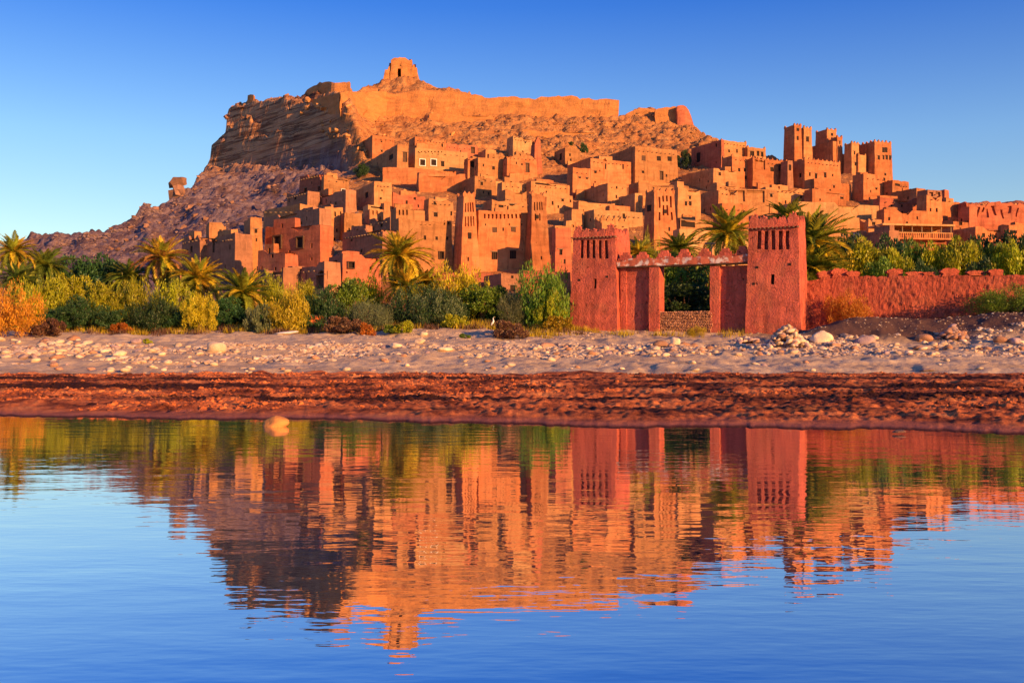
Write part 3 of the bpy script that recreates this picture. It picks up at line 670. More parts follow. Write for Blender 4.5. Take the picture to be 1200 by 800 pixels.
h_('third tower with dark left wall standing alone between the two groups', 969,982,151,206,954, 'orange', Y=yk+4, cren='cm', w=[(975,156,977,159)], name='kasbah_tower', cat='tower', group=T4, mw=.6)
h_('slim tower at the end of the long dark kasbah wall', 981,989,160,214,978, 'orange', Y=yk+1.5, cren='c', w=[(984,165,986,169)], name='kasbah_tower', cat='tower', group=T4, mw=.5)
h_('long kasbah hall with a dark sloping left wall behind the pinnacled parapet', 976,985,165,212,921, 'orange', Y=yk+1.2, rag=.1, name='kasbah', cat='kasbah', group=KG)
h_('broad dark kasbah block linking the towers below their tops', 954,986,175,212,938, 'orange', Y=yk+7, D=5, rag=.1, cren='f', mw=.45, name='kasbah', cat='kasbah', group=KG)
h_('lower linking block between the slim towers and the square tower', 986,1012,180,212,984, 'orange', Y=yk+6, D=4, rag=.1, name='kasbah', cat='kasbah', group=KG)
h_('slim tower with dark left wall right of the long kasbah hall', 998,1008,167,214,988, 'ochre', Y=yk-1, cren='cm', w=[(1001,177,1003,181),(1002,190,1004,194)], name='kasbah_tower', cat='tower', group=T4, mw=.5)
h_('lower annex stepped against the slim right tower', 1006,1016,181,214,1004, 'ochre', Y=yk-.8, cren='c', mw=.45)
h_('broad square tower with small paired windows at the right end of the upper kasbah', 1025,1047,165,224,1003, 'orange', Y=yk-1.5, cren='fl', batter=.03, w=[(1028.5,182,1031.5,187),(1035.4,173,1037.4,178),(1038.6,173,1040.6,178),(1035,182,1037.4,187),(1038.8,182,1041.2,187),(1043.4,182,1045.4,187),(1037,203,1039.4,206),(1037,210,1039.4,212.5)], name='kasbah_tower', cat='tower', group=T4, mw=.6)
h_('wide orange house with pinnacled parapet under the tallest towers', 943,986,186,222,928, 'orange', cren='f', w=[(955,203,958,209),(966,202,969,208),(948,202,950,206)], mw=.5, lw=[(936,203,939,208)])
h_('plain orange house under the wide pinnacled house', 954,998,209,240,942, 'orange', w=[(977,217,979,220)], rag=.08)
h_('house joining the square tower with dark red left wall', 1012,1046,203,238,998, 'orange', w=[(1036,208,1038.4,212),(1026,220,1028.4,222.5)], rag=.06)
h_('shaded house with one dark window in the middle of the right group', 923,930,188,222,919, 'brown', w=[(924.5,193,928,200)])
h_('long house with two wide dark garage like openings', 852,912,221,250,848, 'ochre', a=8, n=[(853.5,223,873,236),(876,222,896.5,237)], w=[(903,227,906,231)], rag=.05)
h_('low long house with slanting dark shadow below the orange houses', 897,956,219,248,893, 'ochre', a=15, rag=.15, w=[(952-14,229,941,232)])
h_('low orange house at the centre of the right slope', 952,992,221,250,945, 'orange', rag=.1, w=[(985,228,989,233)])
h_('long yellowish plain wall across the lower right slope', 932,1031,236,272,928, 'pale', a=12, D=7, rag=.12, name='garden_wall', cat='wall', group='garden walls')
h_('shorter plain wall stepped below the long yellowish wall', 966,1008,254,284,962, 'ochre', a=12, D=5, rag=.15, name='garden_wall', cat='wall', group='garden walls')
h_('orange lean house behind the right palms above the gravel wall', 840,871,214,246,836, 'ochre', rag=.3, w=[(842,226,845,230)])
h_('low red roofed house right below the square tower', 1046,1066,211,238,1042, 'orange', w=[(1049,215,1055,218)])
h_('house with a long dark left wall at the right shoulder', 1074,1086,220,250,1043, 'orange')
h_('red brick toned house in the middle of the right shoulder', 1031,1081,231,262,1026, 'red', a=12, w=[(1056,240,1058.5,243),(1044,240,1046,243)])
h_('tall orange house with two windows and an overhanging roof on the right', 1086,1105,228,270,1081, 'orange', w=[(1090,244,1092,248),(1097,244,1099.4,249)], cren='')
h_('dark roof pavilion with thin posts on the tall orange right house', 1087,1104,222,231,1084, 'brown', Y=float(Yof(270,1086))+1, rag=.02, n=[(1089,225,1094,230),(1097,225,1102,230)], dz=0)
h_('small dark red chimney like block beside the roof pavilion', 1107,1113,222,250,1103, 'red')
h_('low wall house reaching right towards the red cliff', 1104,1130,236,264,1100, 'orange', rag=.15)
h_('orange house behind the cafe terrace with low parapet', 1036,1088,245,276,1030, 'orange', a=15, rag=.08, w=[(1075,253,1077,257)])
h_('small ragged ruin left of the cafe terrace', 1018,1034,256,282,1012, 'ochre', rag=.7, w=[(1022,260,1026,264)])
h_('purple shaded house with a white framed window', 996,1042,272,302,985, 'brown', a=-62, D=2.5, w=[(1001.5,267+7,1006,281,'whitewash'),(1030,282,1032,286)], rag=.1)
h_('small pink shed house at the hedge left of the shaded wall', 1001,1012,280,304,997, 'red', a=10, Y=float(Yof(304,1001))-3, d=[(1004,283,1008,292)])
h_('small orange house above the dark sided house at the right', 1117,1136,257,284,1111, 'orange', w=[(1124,260,1128,264)])
h_('dark sided orange house low at the right with one window', 1143,1183,265,300,1109, 'orange', a=18, w=[(1151,273,1154.6,278),(1167,272,1169,279)], rag=.12)
h_('last orange house at the right edge of the village', 1182,1222,263,300,1178, 'orange', a=18, rag=.15, w=[(1183,270,1192,273)])
h_('low lit plinth wall below the last right houses', 1146,1230,280,300,1140, 'orange', a=8, D=3, Y=float(Yof(300,1146))-4, rag=.1, name='garden_wall', cat='wall', group='garden walls')
h_('red sheer cliff like house wall left of the ridge', 1136,1146,242,272,1122, 'red', rag=.5)


# cafe with a roofed terrace and balustrade
def cafe():
    Yc = float(Yof(300, 1045)); a = 8
    rt, W, D, H, warp, fs_, fz_ = house('cafe terrace with a flat pale roof on posts and an orange balustrade', 1042,1110,281,306,1036, 'red', a=a, Y=Yc, D=6,
        name='terrace_cafe', cat='cafe', group='', n=[(1053,286,1066,304),(1072,284,1086,304),(1092,286,1106,304)], rag=.03)
    zt = H
    def bx(n, x0,x1,y0,y1,z0,z1, m): b, f = box(x0,x1,y0,y1,z0,z1); return part(n, b, f, MATS[m], rt)
    bx('terrace_slab', -.3, W+.3, -1.3, 3.0, zt, zt+.25, 'orange')
    zr = fz_(266, 1076)
    bx('roof', -2.0, W+.4, -1.6, 3.4, zr, zr+.3, 'pale')
    n = 28
    bx('handrail', -.25, W+.25, -1.25, -1.1, zt+1.0, zt+1.15, 'pale')
    bal = mesh_of('baluster', *box(-.09, .09, -.07, .07, 0, .8), MATS['orange'])
    for i in range(n+1): inst('baluster', bal, (-.1+(W+.2)*i/n, -1.17, zt+.23), parent=rt)
    for i in range(7): bx('post', W*i/6-.08, W*i/6+.08, -1.1, -.94, zt+.2, zr, 'pole_wood')
    bx('back_wall', .2, W-.2, 2.6, 2.9, zt+.2, zr, 'ochre')
cafe()
for o in list(col.objects):
    if 'group' in o and not o['group']: del o['group']

# ------------------------------------------------------------------ hilltop walls and ruins
FG = 'old fortress walls on the hilltop'
def rampart(label, pts, Yo, thick=2.0, namp=.35, mat='fort', foot=3.0, grp=FG, step=1.0, hmax=99):
    """thick ragged wall through (u, top v) points, foot in the ground"""
    rr = random.Random(len(label)); us_, vt_, Ys = [p[0] for p in pts], [p[1] for p in pts], [p[2] if len(p) > 2 else Yo for p in pts]
    uu = np.arange(us_[0], us_[-1]+.01, step*3.5); vs, fs = [], []
    rows = 7; c = P(us_[0], np.interp(us_[0], us_, vt_), Ys[0])
    for i, u in enumerate(uu):
        Yw = float(np.interp(u, us_, Ys)); vt = float(np.interp(u, us_, vt_))+rr.uniform(-.5, .5)*1.4
        top = P(u, vt, Yw); gb = max(gz(top.x, top.y)-foot, top.z-hmax)
        for k in range(rows):
            t = k/(rows-1); q = Vector((top.x, top.y, gb+(top.z-gb)*t)); q += mn.noise_vector(q*.35)*namp*(1 if k < rows-1 else .6); q.y += (t-1)*.05*(top.z-gb)*1.2*0-(1-t)*.8
            vs.append(q-c)
        q = Vector((top.x, top.y+thick, top.z+rr.uniform(-.2, .1))); vs.append(q-c); vs.append(Vector((top.x, top.y+thick, gb))-c)
    m = rows+2
    for i in range(len(uu)-1):
        for k in range(m-1): a = i*m+k; fs.append((a, a+m, a+m+1, a+1))
    fs.append(tuple(range(m-1, -1, -1))); fs.append(tuple((len(uu)-1)*m+k for k in range(m)))
    o = part('fortress_wall', vs, fs, MATS[mat], loc=c); tag(o, label, 'wall', grp); return o
ysk = lambda u, v: float(Yof(v, u))

def ramp_on(label, pts, vfoot, **k):
    return rampart(label, [(u, v, ysk(u, vfoot)) for u, v in pts], 0, **k)
ramp_on('long ragged fortress wall crossing the hilltop right of the ruin', [(536,107),(552,110),(566,112.5),(568,115),(580,115),(582,113),(605,114),(628,115.5),(631,113.5),(652,114.5),(654,112.5),(676,113),(678,116),(690,115.5),(692,117.5),(706,117),(708,116),(727,117.5)], 135, namp=.6)
ramp_on('right face of the fortress wall corner below the hilltop ruin', [(400,108),(430,108),(452,107),(455,111),(470,110),(482,106),(500,107),(515,105),(537,108)], 135, namp=.65)
wl = rampart('shaded left face of the fortress wall corner on the cliff', [(360,117.5,ysk(360,119)),(376,114,ysk(376,121)),(390,111,ysk(390,126)),(400,108,ysk(400,131)+.2)], 0)
ramp_on('crumbling lit wall stub on the edge of the cliff top', [(357,108),(362,103),(374,97),(390,96),(410,96)], 107, namp=.5, hmax=4)
ramp_on('small ruined wall stub at the right end of the hilltop', [(768,128),(775,126),(793,125)], 143, namp=.3)
ramp_on('dark red ruined corner tower at the far right of the hilltop', [(793,125),(799,122.5),(805,124),(810,134),(814,150)], 146, mat='red', namp=.6, thick=4)
ramp_on('tiny gold wall stub at the left end of the cliff top', [(290,111),(295,110),(300,111)], 119, namp=.2)
ramp_on('low ragged wall between the fortress wall and the right ruin', [(733,134),(742,129),(750,127),(768,130)], 138, namp=.5)
h_('eroded red earth cliff wall with hollows behind the last houses at the right', 1132,1236,238,266,1126, 'red', a=4, D=9, rag=.55, namp=.55, cell=1.0, zw=((0,0),(.2,-.5),(.45,.2),(.7,-.4),(1,0)), n=[(1144,243,1147,254),(1150,241,1153,249),(1157,244,1159,256),(1164,242,1168,252),(1173,246,1175,256),(1180,241,1184,250),(1190,245,1192,255)], name='earth_wall', cat='wall', group='retaining walls')
# hilltop ruin
def watchtower():
    Yw = float(Yof(94,470))+1; c = P(449, 94, Yw); k = Yw/F; root = empty('ruined_watchtower', c, math.radians(6))
    tag(root, 'ruined square watchtower with a doorway on the very top of the hill', 'ruin')
    for (ua, ub, vt, y0, D, bat, ho, zz, sd) in ((457,484,66.5,0,26*k,.06,{'f': [(9*k, 12.5*k, 1.2*k, 13.5*k, 1.2, False), (11*k, 12.5*k, 17*k, 19*k, .4, True)]},((0,-.9),(.12,-.2),(.3,0),(.75,.1),(.8,-.5),(1,-.3)),71),
                                      (449,461,77,1*k,20*k,.14,{},((0,-2.2),(.4,-1.2),(.7,0),(1,.9)),72), (480.5,491,74,2*k,18*k,.16,{},((0,.2),(.5,0),(.7,-1),(1,-2.2)),73)):
        W2 = (ub-ua)*k; H2 = (94-vt)*k; v2, f2, _ = shell(W2, D, H2, ho, batter=bat, cell=.8, namp=.38, rag=.45, seed=sd, thick=.8, drop=1.2, zb=-2.5, zwarp=lambda x, y, zz=zz, W2=W2: float(np.interp(x, [q[0]*W2 for q in zz], [q[1] for q in zz])))
        part('wall', [v+Vector(((ua-449)*k, y0, 0)) for v in v2], f2, MATS['fort'], root)
watchtower()
# long earthen ruined retaining walls on the slope
h_('low lit retaining wall high on the rubble slope', 612,700,152,160,610, 'fort', a=4, D=2, rag=.5, namp=.3, name='retaining_wall', cat='wall', group='retaining walls')
h_('low dark retaining wall with openings below the fortress wall', 503,580,133,141,500, 'fort', a=4, D=2, rag=.6, namp=.4, name='retaining_wall', cat='wall', group='retaining walls')

# ------------------------------------------------------------------ riverside gate: two towers, lintel, piers, long crenellated wall
GA = math.radians(-25)
def gate_tower(label, u0, u1, vt, vb, Y, D, slots, low, seed, batter, puts=()):
    ca, sa = math.cos(GA), math.sin(GA); x0 = (u0-U0)/F*Y; k1 = (u1-U0)/F; W = (k1*Y-x0)/(ca-k1*sa)
    zb = CAMH+(VH-vb)/F*Y; H = CAMH+(VH-vt)/F*Y-zb
    root = empty('gate_tower', (x0, Y, zb), GA); tag(root, label, 'tower', 'towers of the riverside gate')
    def px(r):
        um = (r[0]+r[2])/2; k = (um-U0)/F; s = lambda u: ((u-U0)/F*Y-x0)/(ca-(u-U0)/F*sa); yy = Y+s(um)*sa
        return (s(r[0]), s(r[2]), CAMH+(VH-r[3])/F*yy-zb, CAMH+(VH-r[1])/F*yy-zb)
    hf = [(*px(r), .55, True) for r in slots]+[(*px(r), .6, False) for r in low]
    sd = []
    vs, fs, warp = shell(W, D, H, {'f': hf, 'r': sd}, batter=batter, cell=.42, namp=.07, rag=.10, seed=seed, nfreq=1.4, thick=.45, drop=.5)
    part('wall', vs, fs, MATS['gate_red'], root)
    for r in low:
        h = (*px(r), .6); add_window(root, 'f', W, D, h, 'window', 'void')
    # timber ledge over the slots
    zl = hf[0][3]+.12; i = batter*zl
    for k in range(13):
        s = i+(W-2*i)*k/12.; b, f = box(s-.05, s+.05, i-.28, i+.3, zl, zl+.1); part('beam', b, f, MATS['pole_wood'], root)
    b, f = box(i-.2, W-i+.1, i-.20, i+.1, zl+.1, zl+.17); part('ledge', b, f, MATS['gate_red'], root)
    # crest of stepped pinnacles
    ms = [merlon_mesh('merlon', .75, .62, 'gate_red', pts=((-.5,0),(.5,0),(.62,.35),(.35,.5),(.30,.85),(.12,.62),(0,1.0),(-.12,.62),(-.30,.85),(-.35,.5),(-.62,.35)), d=.4, j=.06, seed=k+seed) for k in range(4)]
    r = random.Random(seed); n = 5
    for k in range(n):
        q = warp(.5+(W-1.0)*k/(n-1), .22, H-.02); inst('merlon', r.choice(ms), q-Vector((0,0,.08)), (0,0,r.uniform(-.08,.08)), (1,1,(1.35 if k in (0,n-1) else .9)*r.uniform(.8,1.1)), root)
    for k in range(4):
        q = warp(W-.22, .7+(D-1.2)*k/3, H-.02); inst('merlon', r.choice(ms), q-Vector((0,0,.08)), (0,0,math.pi/2), (1,1,(1.3 if k == 3 else .85)), root)
    hol = mesh_of('putlog_hole', *box(-.11, .11, -.03, .05, -.1, .1), MATS['void'])
    for (u, v) in puts:
        t = px((u, v, u+1, v+1)); q = warp(t[0], 0, t[2]); inst('putlog_hole', hol, q+Vector((0, .0, 0)), parent=root)
    return root, W, D, H, Vector((x0, Y, zb))
YL = 90.0
tL = gate_tower('left gate tower, red and pierced by five tall slots with a gold lit right side', 667,723.5,274,386,YL,4.6,
    [(677,281,681,302.5),(684.5,281,689,302.5),(692.5,281,697,302.5),(701,281,705,302.5),(709,281,713.5,302.5)], [(695.5,326,698.5,338)], 11, .035, [(677.5,327),(712,323)])
ca, sa = math.cos(GA), math.sin(GA)
kR = (874-U0)/F; YR = (-(667-U0)/F*YL*sa+YL*ca)/(ca-kR*sa)      # same front line as the left tower
tR = gate_tower('right gate tower, taller and red with five slots standing beside the long wall', 873,938.5,260,390,YR,4.4,
    [(885,270,890,292),(893.5,270,899,292),(903,270,908.5,292),(912.5,270,918,292),(921.5,270,926.5,292)], [(903,321,907.5,333)], 17, .03, [(885,312),(882,332),(927,308)])
def gate_wall():
    o = tL[4]; W0 = tL[1]; root = empty('gateway', o, GA)
    tag(root, 'broad gateway between the two red towers with piers and a white patched crenellated lintel', 'gateway')
    def s_at(u, off): # distance along the front line for pixel column u on a line pushed back by off
        k = (u-U0)/F; ox = o.x-sa*off; oy = o.y+ca*off; return (k*oy-ox)/(ca-k*sa)
    def z_at(v, u, off): s = s_at(u, off); return CAMH+(VH-v)/F*(o.y+ca*off+s*sa)-o.z
    def blk(name, ua, ub, vtop, off, thick, mat, seed, zb=-1.5, bat=.0, cell=.4, rag=.08):
        a, b = s_at(ua, off), s_at(ub, off); H = z_at(vtop, (ua+ub)/2, off)
        vs, fs, wp = shell(b-a, thick, H, {}, batter=bat, cell=cell, namp=.05, rag=rag, seed=seed, nfreq=1.5, thick=.2, drop=.05, zb=zb)
        pt = part(name, [v+Vector((a, off, 0)) for v in vs], fs, MATS[mat], root); return a, b, H
    blk('side_wall', 722, 766, 311, .95, .8, 'gate_red', 31)
    blk('pilaster', 727, 734, 311, .80, .4, 'gate_red', 32)
    blk('pier', 760.5, 772.5, 310, .42, 1.6, 'gate_red', 33)
    blk('pier', 832, 843.5, 311, .62, 1.6, 'gate_red', 34)
    blk('side_wall', 842, 880, 311, 1.0, .8, 'gate_red', 35)
    # lintel: timber boards under a rough plastered beam
    a, b = s_at(722, .1), s_at(878, .1); z1 = z_at(311, 760, .1); z1b = z_at(312, 850, .1)
    vs, fs, wp = shell(b-a, 1.2, .62, {}, batter=0, cell=.35, namp=.07, rag=.14, seed=36, nfreq=1.6, thick=.2, drop=.05, zb=0)
    part('lintel', [v+Vector((a, .30, z1)) for v in vs], fs, MATS['gate_plaster'], root)
    bb, f = box(a, b, .34, 1.45, z1-.10, z1-.02); part('lintel_board', bb, f, MATS['wood'], root)
    ms = [merlon_mesh('merlon', 1.0, .85, 'gate_red', pts=((-.62,0),(.62,0),(.62,.3),(.45,.34),(.42,.66),(.26,.70),(.22,1.0),(-.22,1.0),(-.26,.7),(-.42,.66),(-.45,.34),(-.62,.3)), d=.5, j=.035, seed=k) for k in range(4)]
    for k, u in enumerate((733, 752.5, 778, 801.5, 825.5, 850, 870)):
        s = s_at(u, .5); inst('merlon', ms[k % 4], (s, .75, z1+.50), (0, 0, rnd.uniform(-.06, .06)), (1.15*(1.1 if k == 2 else 1), 1, rnd.uniform(.9, 1.1)), root)
gate_wall()

def long_wall():
    root = empty('crenellated_wall', P(940, 375, 85), 0); o = root.location.copy()
    tag(root, 'long rough red crenellated wall running right from the gate to the edge of the view', 'wall')
    pts = [(938,85.5,327),(952,85.2,329),(968,85.0,324),(1000,84.4,323.5),(1060,83.0,323),(1120,81.8,322.5),(1200,80.4,322.5),(1290,79.2,322),(1420,78,322)]
    uu = np.arange(938, 1420.1, 1.6 if True else 3); rows = 22; vs, fs = [], []
    for i, u in enumerate(uu):
        Y = float(np.interp(u, [p[0] for p in pts], [p[1] for p in pts])); v = float(np.interp(u, [p[0] for p in pts], [p[2] for p in pts]))
        v -= 2.2*mn.noise(Vector((u*.045, 4, 2)))+1.6*mn.noise(Vector((u*.16, 1, 2)))
        t = P(u, v, Y); gb = gz(t.x, Y)-.6
        for k in range(rows):
            z = gb+(t.z-gb)*k/(rows-1); q = Vector((t.x, Y-.22*(1-k/(rows-1)), z))
            dgl = mn.noise(Vector((q.x*2.6+q.z*1.8, q.z*2.2-q.x*.9, 3)))*.09+mn.noise(Vector((q.x*.4, q.z*.5, 7)))*.12+mn.noise(Vector((q.x*5.5, q.z*5.5, 1)))*.06
            q.y += dgl; vs.append(q-o)
        vs.append(Vector((t.x, Y+.6, t.z))-o); vs.append(Vector((t.x, Y+.6, gb))-o)
    m = rows+2
    for i in range(len(uu)-1):
        for k in range(m-1): a = i*m+k; fs.append((a, a+m, a+m+1, a+1))
    part('wall', vs, fs, MATS['wall_red'], root)
    pp = ((-.5,-.35),(.5,-.35),(.52,.15),(.62,.5),(.50,.78),(.26,1.0),(.10,.82),(-.08,1.02),(-.34,.92),(-.55,.7),(-.62,.35),(-.48,.1))
    ms = [merlon_mesh('merlon', 1.25, .62, 'wall_red', pts=pp, d=.5, j=.07, seed=50+k) for k in range(5)]
    k = 0; u = 966.0
    while u < 1415:
        Y = float(np.interp(u, [p[0] for p in pts], [p[1] for p in pts])); v = float(np.interp(u, [p[0] for p in pts], [p[2] for p in pts]))
        t = P(u, v-1.0, Y+.3)-o; inst('merlon', ms[k % 5], t, (0, 0, rnd.uniform(-.1, .1)), (rnd.uniform(.7, 1.3), 1, rnd.uniform(.3, 1.0)), root); u += 23.5*rnd.choice((.7, 1, 1.1, 1.3, 2.1)); k += 1
long_wall()

# ------------------------------------------------------------------ stones
def stone_mesh(name, seed, sub, mat, flat=.65, rough=.22):
    bm = bmesh.new(); bmesh.ops.create_icosphere(bm, subdivisions=sub, radius=1.0); off = Vector((seed*5.1, seed*2.3, 0))
    for v in bm.verts:
        p = v.co.copy(); n = mn.noise(p*.9+off)*.9*rough*2+mn.noise(p*2.1+off)*rough
        cut = Vector((math.cos(seed), math.sin(seed), .4)).normalized(); dd = p.dot(cut)
        if dd > .62: p -= cut*(dd-.62)*.8
        v.co = p*(1+n); v.co.z *= flat; v.co.x *= 1.15
    me = bpy.data.meshes.new(name); bm.to_mesh(me); bm.free(); me.materials.append(MATS[mat])
    me.polygons.foreach_set('use_smooth', [sub > 1]*len(me.polygons)); me.update(); return me
ST = [stone_mesh('river_stone', k, 2, 'stone_cream') for k in range(6)]
BIG = [stone_mesh('boulder', 20+k, 3, 'stone_cream', .72, .16) for k in range(5)]
def put_stone(name, u, Y, w_px, mat, label, cat='stone', group=None, hs=1.0, me=None, sink=.3, rz=None):
    r = w_px/2/F*Y/1.15; q = onground(u, Y); s = (r, r*rnd.uniform(.8, 1.1), r*hs)
    o = inst(name, me or rnd.choice(ST), q+Vector((0, 0, r*hs*.65*(1-sink)-r*.12*hs)), (rnd.uniform(-.15,.15), rnd.uniform(-.15,.15), rnd.uniform(0, 6.28) if rz is None else rz), s, None, MATS[mat])
    tag(o, label, cat, group); return o
# depth of a row of ground at the front bank
_yy = np.arange(20, 92, .25)
def Yrow(u, v):
    z = ground((u-U0)/F*_yy, _yy); vv = VH-(z-CAMH)*F/_yy; i = int(np.argmin(np.abs(vv-v))); return float(_yy[i])
bould = [
 (322,505,31,'boulder_tan','rounded golden rock standing half sunk in the water by the muddy shore',.85),
 (773,407,20,'stone_rust','smooth orange boulder left of the taller pale boulder in front of the gate',.9),
 (791,404,12,'stone_cream','upright pale boulder in front of the gateway pier',1.5),
 (963,402,26,'stone_cream','big split cream boulder on the bank below the long red wall',1.1),
 (1014,403,24,'stone_mauve','broad purplish boulder right of the cream boulder below the long wall',.85),
 (1083,399,19,'stone_rust','rounded boulder on the gravel bank under the mound at the right',.9),
 (1173,401,17,'stone_rust','left one of two rounded boulders near the right edge of the bank',.9),
 (1190,401,14,'stone_mauve','right one of two rounded boulders near the right edge of the bank',.95),
 (978,406,13,'stone_rust','small red boulder between the cream and the purplish boulders',.7),
 (253,412,24,'stone_cream','largest pale boulder among the stones at the left of the bank',1.0),
 (159,402,13,'stone_mauve','grey boulder with a tuft of yellow plant beside it',.8),
 (67,421,18,'stone_rust','flat golden block at the front of the left stone heap',.7),
 (139,417,17,'stone_cream','square golden block at the front of the left stones',.8),
 (491,402,14,'stone_cream','pale boulder on the bank in front of the yellow green bush',.8),
 (464,407,14,'stone_cream','golden boulder near the dark one left of centre on the bank',.8),
 (451,408,11,'stone_mauve','dark boulder beside the golden one left of centre on the bank',.8),
 (520,410,20,'stone_cream','long low white boulder lying on the middle of the bank',.45),
 (496,393,10,'stone_cream','small square yellow boulder above the pale boulder of the middle bank',.9),
 (1086,434,16,'stone_mauve','pale long stone lying on the sand near the red mud at the right',.4),
 (1053,511,15,'boulder_rust','dark wet stone just breaking the water at the right shore',.35),
 (640,406,17,'stone_rust','wide reddish stone left of the gate towers on the bank',.6),
 (1022,398,14,'stone_cream','pale stone behind the purplish boulder under the mound',.8),
 (210,389,8,'stone_cream','single white stone on the shaded sand by the left bushes',.7)]
for u, v, w_, m_, lb, hs in bould:
    Yq = Yrow(u, v) if v < 480 else float(Yshore(u))-(1.9 if u < 600 else .9)
    o = put_stone('boulder', u, Yq, w_, m_, lb, 'boulder', None, hs, rnd.choice(BIG), .25, rnd.uniform(-.3, .3))
    if v > 480: o.location.z = .05
SG = 'river stones on the bank'
rs = random.Random(5)
def stone_place(u, v):
    side = next(t for lim, t in ((60, 'below the big orange shrub'), (130, 'below the rust red shrub'), (200, 'in front of the clay block'), (300, 'in front of the arching dark palm'), (400, 'in front of the cloth screen'), (500, 'below the large date palm'), (600, 'on the bank before the egret'), (667, 'on the bank left of the gate'), (740, 'in front of the left gate tower'), (840, 'in front of the gateway opening'), (870, 'in front of the gateway right wall'), (945, 'near the stone heap at the gate'), (1040, 'below the mound at the long wall'), (1120, 'below the middle of the dark mound'), (9999, 'at the right end of the bank')) if u < lim)
    return ('at the back ' if v < 408 else 'amid shingle ' if v < 419 else 'at the sandy front ')+side
zones = [((0,130),(398,420),75,(6,14)), ((60,300),(404,436),45,(5,12)), ((560,900),(405,418),70,(5,12)), ((900,1200),(399,416),60,(5,13)), ((420,700),(412,436),20,(4,9)), ((60,340),(430,438),14,(5,12)), ((10,100),(405,425),16,(6,12)), ((300,1180),(416,436),26,(5,13))]
for (ua, ub), (va, vb_), n_, (wa, wb_) in zones:
    for k in range(n_):
        u = rs.uniform(ua, ub); v = rs.uniform(va, vb_); m_ = rs.choice(['stone_cream','stone_cream','stone_cream','stone_rust','stone_mauve'])
        wp = rs.uniform(wa, wb_); nm = '%s %s stone %s' % ('large' if wp > 10.5 else 'medium' if wp > 7.5 else 'small', {'stone_cream': 'pale cream', 'stone_rust': 'rust coloured', 'stone_mauve': 'mauve grey'}[m_], stone_place(u, v))
        put_stone('river_stone', u, Yrow(u, v), wp, m_, nm, 'stone', SG, rs.uniform(.6, 1.0))
# shingle: uncountable small stones
def stuff_stones(name, X, Yv, R_, seed, hs=.6, lift=-.05):
    g = np.random.default_rng(seed); n = len(X)
    bm = bmesh.new(); bmesh.ops.create_icosphere(bm, subdivisions=1, radius=1); base = np.array([v.co[:] for v in bm.verts]); tri = np.array([[v.index for v in f.verts] for f in bm.faces]); bm.free()
    j = 1+g.uniform(-.28, .28, (n, len(base), 1)); a = g.uniform(0, 6.28, n); c_, s_ = np.cos(a)[:, None], np.sin(a)[:, None]
    b = base[None]*j; sc_ = np.stack([R_*1.2, R_*g.uniform(.7, 1.1, n), R_*hs*g.uniform(.7, 1.2, n)], -1)[:, None]; b = b*sc_
    x = b[..., 0]*c_-b[..., 1]*s_; y = b[..., 0]*s_+b[..., 1]*c_
    Z = ground(X, Yv)
    V = np.stack([x+X[:, None], y+Yv[:, None], b[..., 2]+(Z+R_*lift)[:, None]], -1).reshape(-1, 3)
    Q = (tri[None]+(np.arange(n)*len(base))[:, None, None]).reshape(-1, 3)
    me = fast_mesh(name, V, Q, MATS['shingle'])
    at = me.attributes.new('tint', 'FLOAT', 'POINT'); at.data.foreach_set('value', np.repeat(np.clip(g.normal(.55, .25, n), 0, 1), len(base)).astype(np.float32))
    o = link(bpy.data.objects.new(name, me)); tag(o, kind='stuff'); return o
g = np.random.default_rng(3)
def band(n, u0, u1, ya, yb, rmin, rmax, thr, s):
    U = g.uniform(u0, u1, n*3); Yv = g.uniform(ya, yb, n*3); X = (U-U0)/F*Yv
    keep = vn(X*.25, Yv*.2, s)+.5*vn(X*.9, Yv*.7, s+1) > thr; X, Yv = X[keep][:n], Yv[keep][:n]
    R_ = rmin+(rmax-rmin)*g.power(.35, len(X)); return X, Yv, R_
o = stuff_stones('shingle', *[np.concatenate(t) for t in zip(band(4200, 380, 1290, 61, 72, .04, .26, -.1, 80), band(3200, -60, 1290, 63, 71, .05, .26, .0, 83), band(2600, -60, 400, 57, 72, .05, .30, .1, 84), band(500, -60, 1290, 50, 60, .03, .12, .5, 85))], 1)
tag(o, 'pale shingle strewn along the river bank', 'shingle')
o = stuff_stones('gravel', *[np.concatenate(t) for t in zip(band(1300, 880, 1400, 69, 80, .03, .12, -.1, 90), band(700, 560, 980, 82, 92, .05, .2, -.1, 92), band(500, 380, 700, 76, 90, .04, .14, .0, 93))], 2)
tag(o, 'loose gravel on the dark mound below the long wall', 'gravel')
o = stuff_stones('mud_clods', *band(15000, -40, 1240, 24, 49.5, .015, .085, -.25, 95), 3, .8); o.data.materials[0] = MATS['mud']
tag(o, 'clods of red mud along the water', 'mud')

# cairn of stones below the right gate tower
def pile(label, uc, vb_, wpx, hpx, n, seed, name='stone_pile', mats=('stone_cream','stone_rust','stone_cream','stone_mauve')):
    Yc = Yrow(uc, vb_); c = onground(uc, Yc); root = empty(name, c); tag(root, label, 'stone pile'); r = random.Random(seed)
    Wm = wpx/F*Yc/2; Hm = hpx/F*Yc
    for k in range(n):
        a = r.uniform(0, 6.28); t = r.random()**.6; h = (1-t)*Hm*r.uniform(.75, 1.0); s = r.uniform(.14, .30)
        inst('stone', r.choice(ST), (math.cos(a)*t*Wm, math.sin(a)*t*Wm*.8, h), (r.uniform(-.6,.6), r.uniform(-.6,.6), r.uniform(0,6)), (s, s*.9, s*.9), root, MATS[r.choice(mats)])
pile('heap of broken cream stones in front of the right gate tower', 922, 405, 50, 26, 130, 1)
pile('low heap of reddish stones at the foot of the gravel mound', 1116, 396, 34, 15, 60, 2, mats=('stone_rust','stone_mauve','stone_rust'))
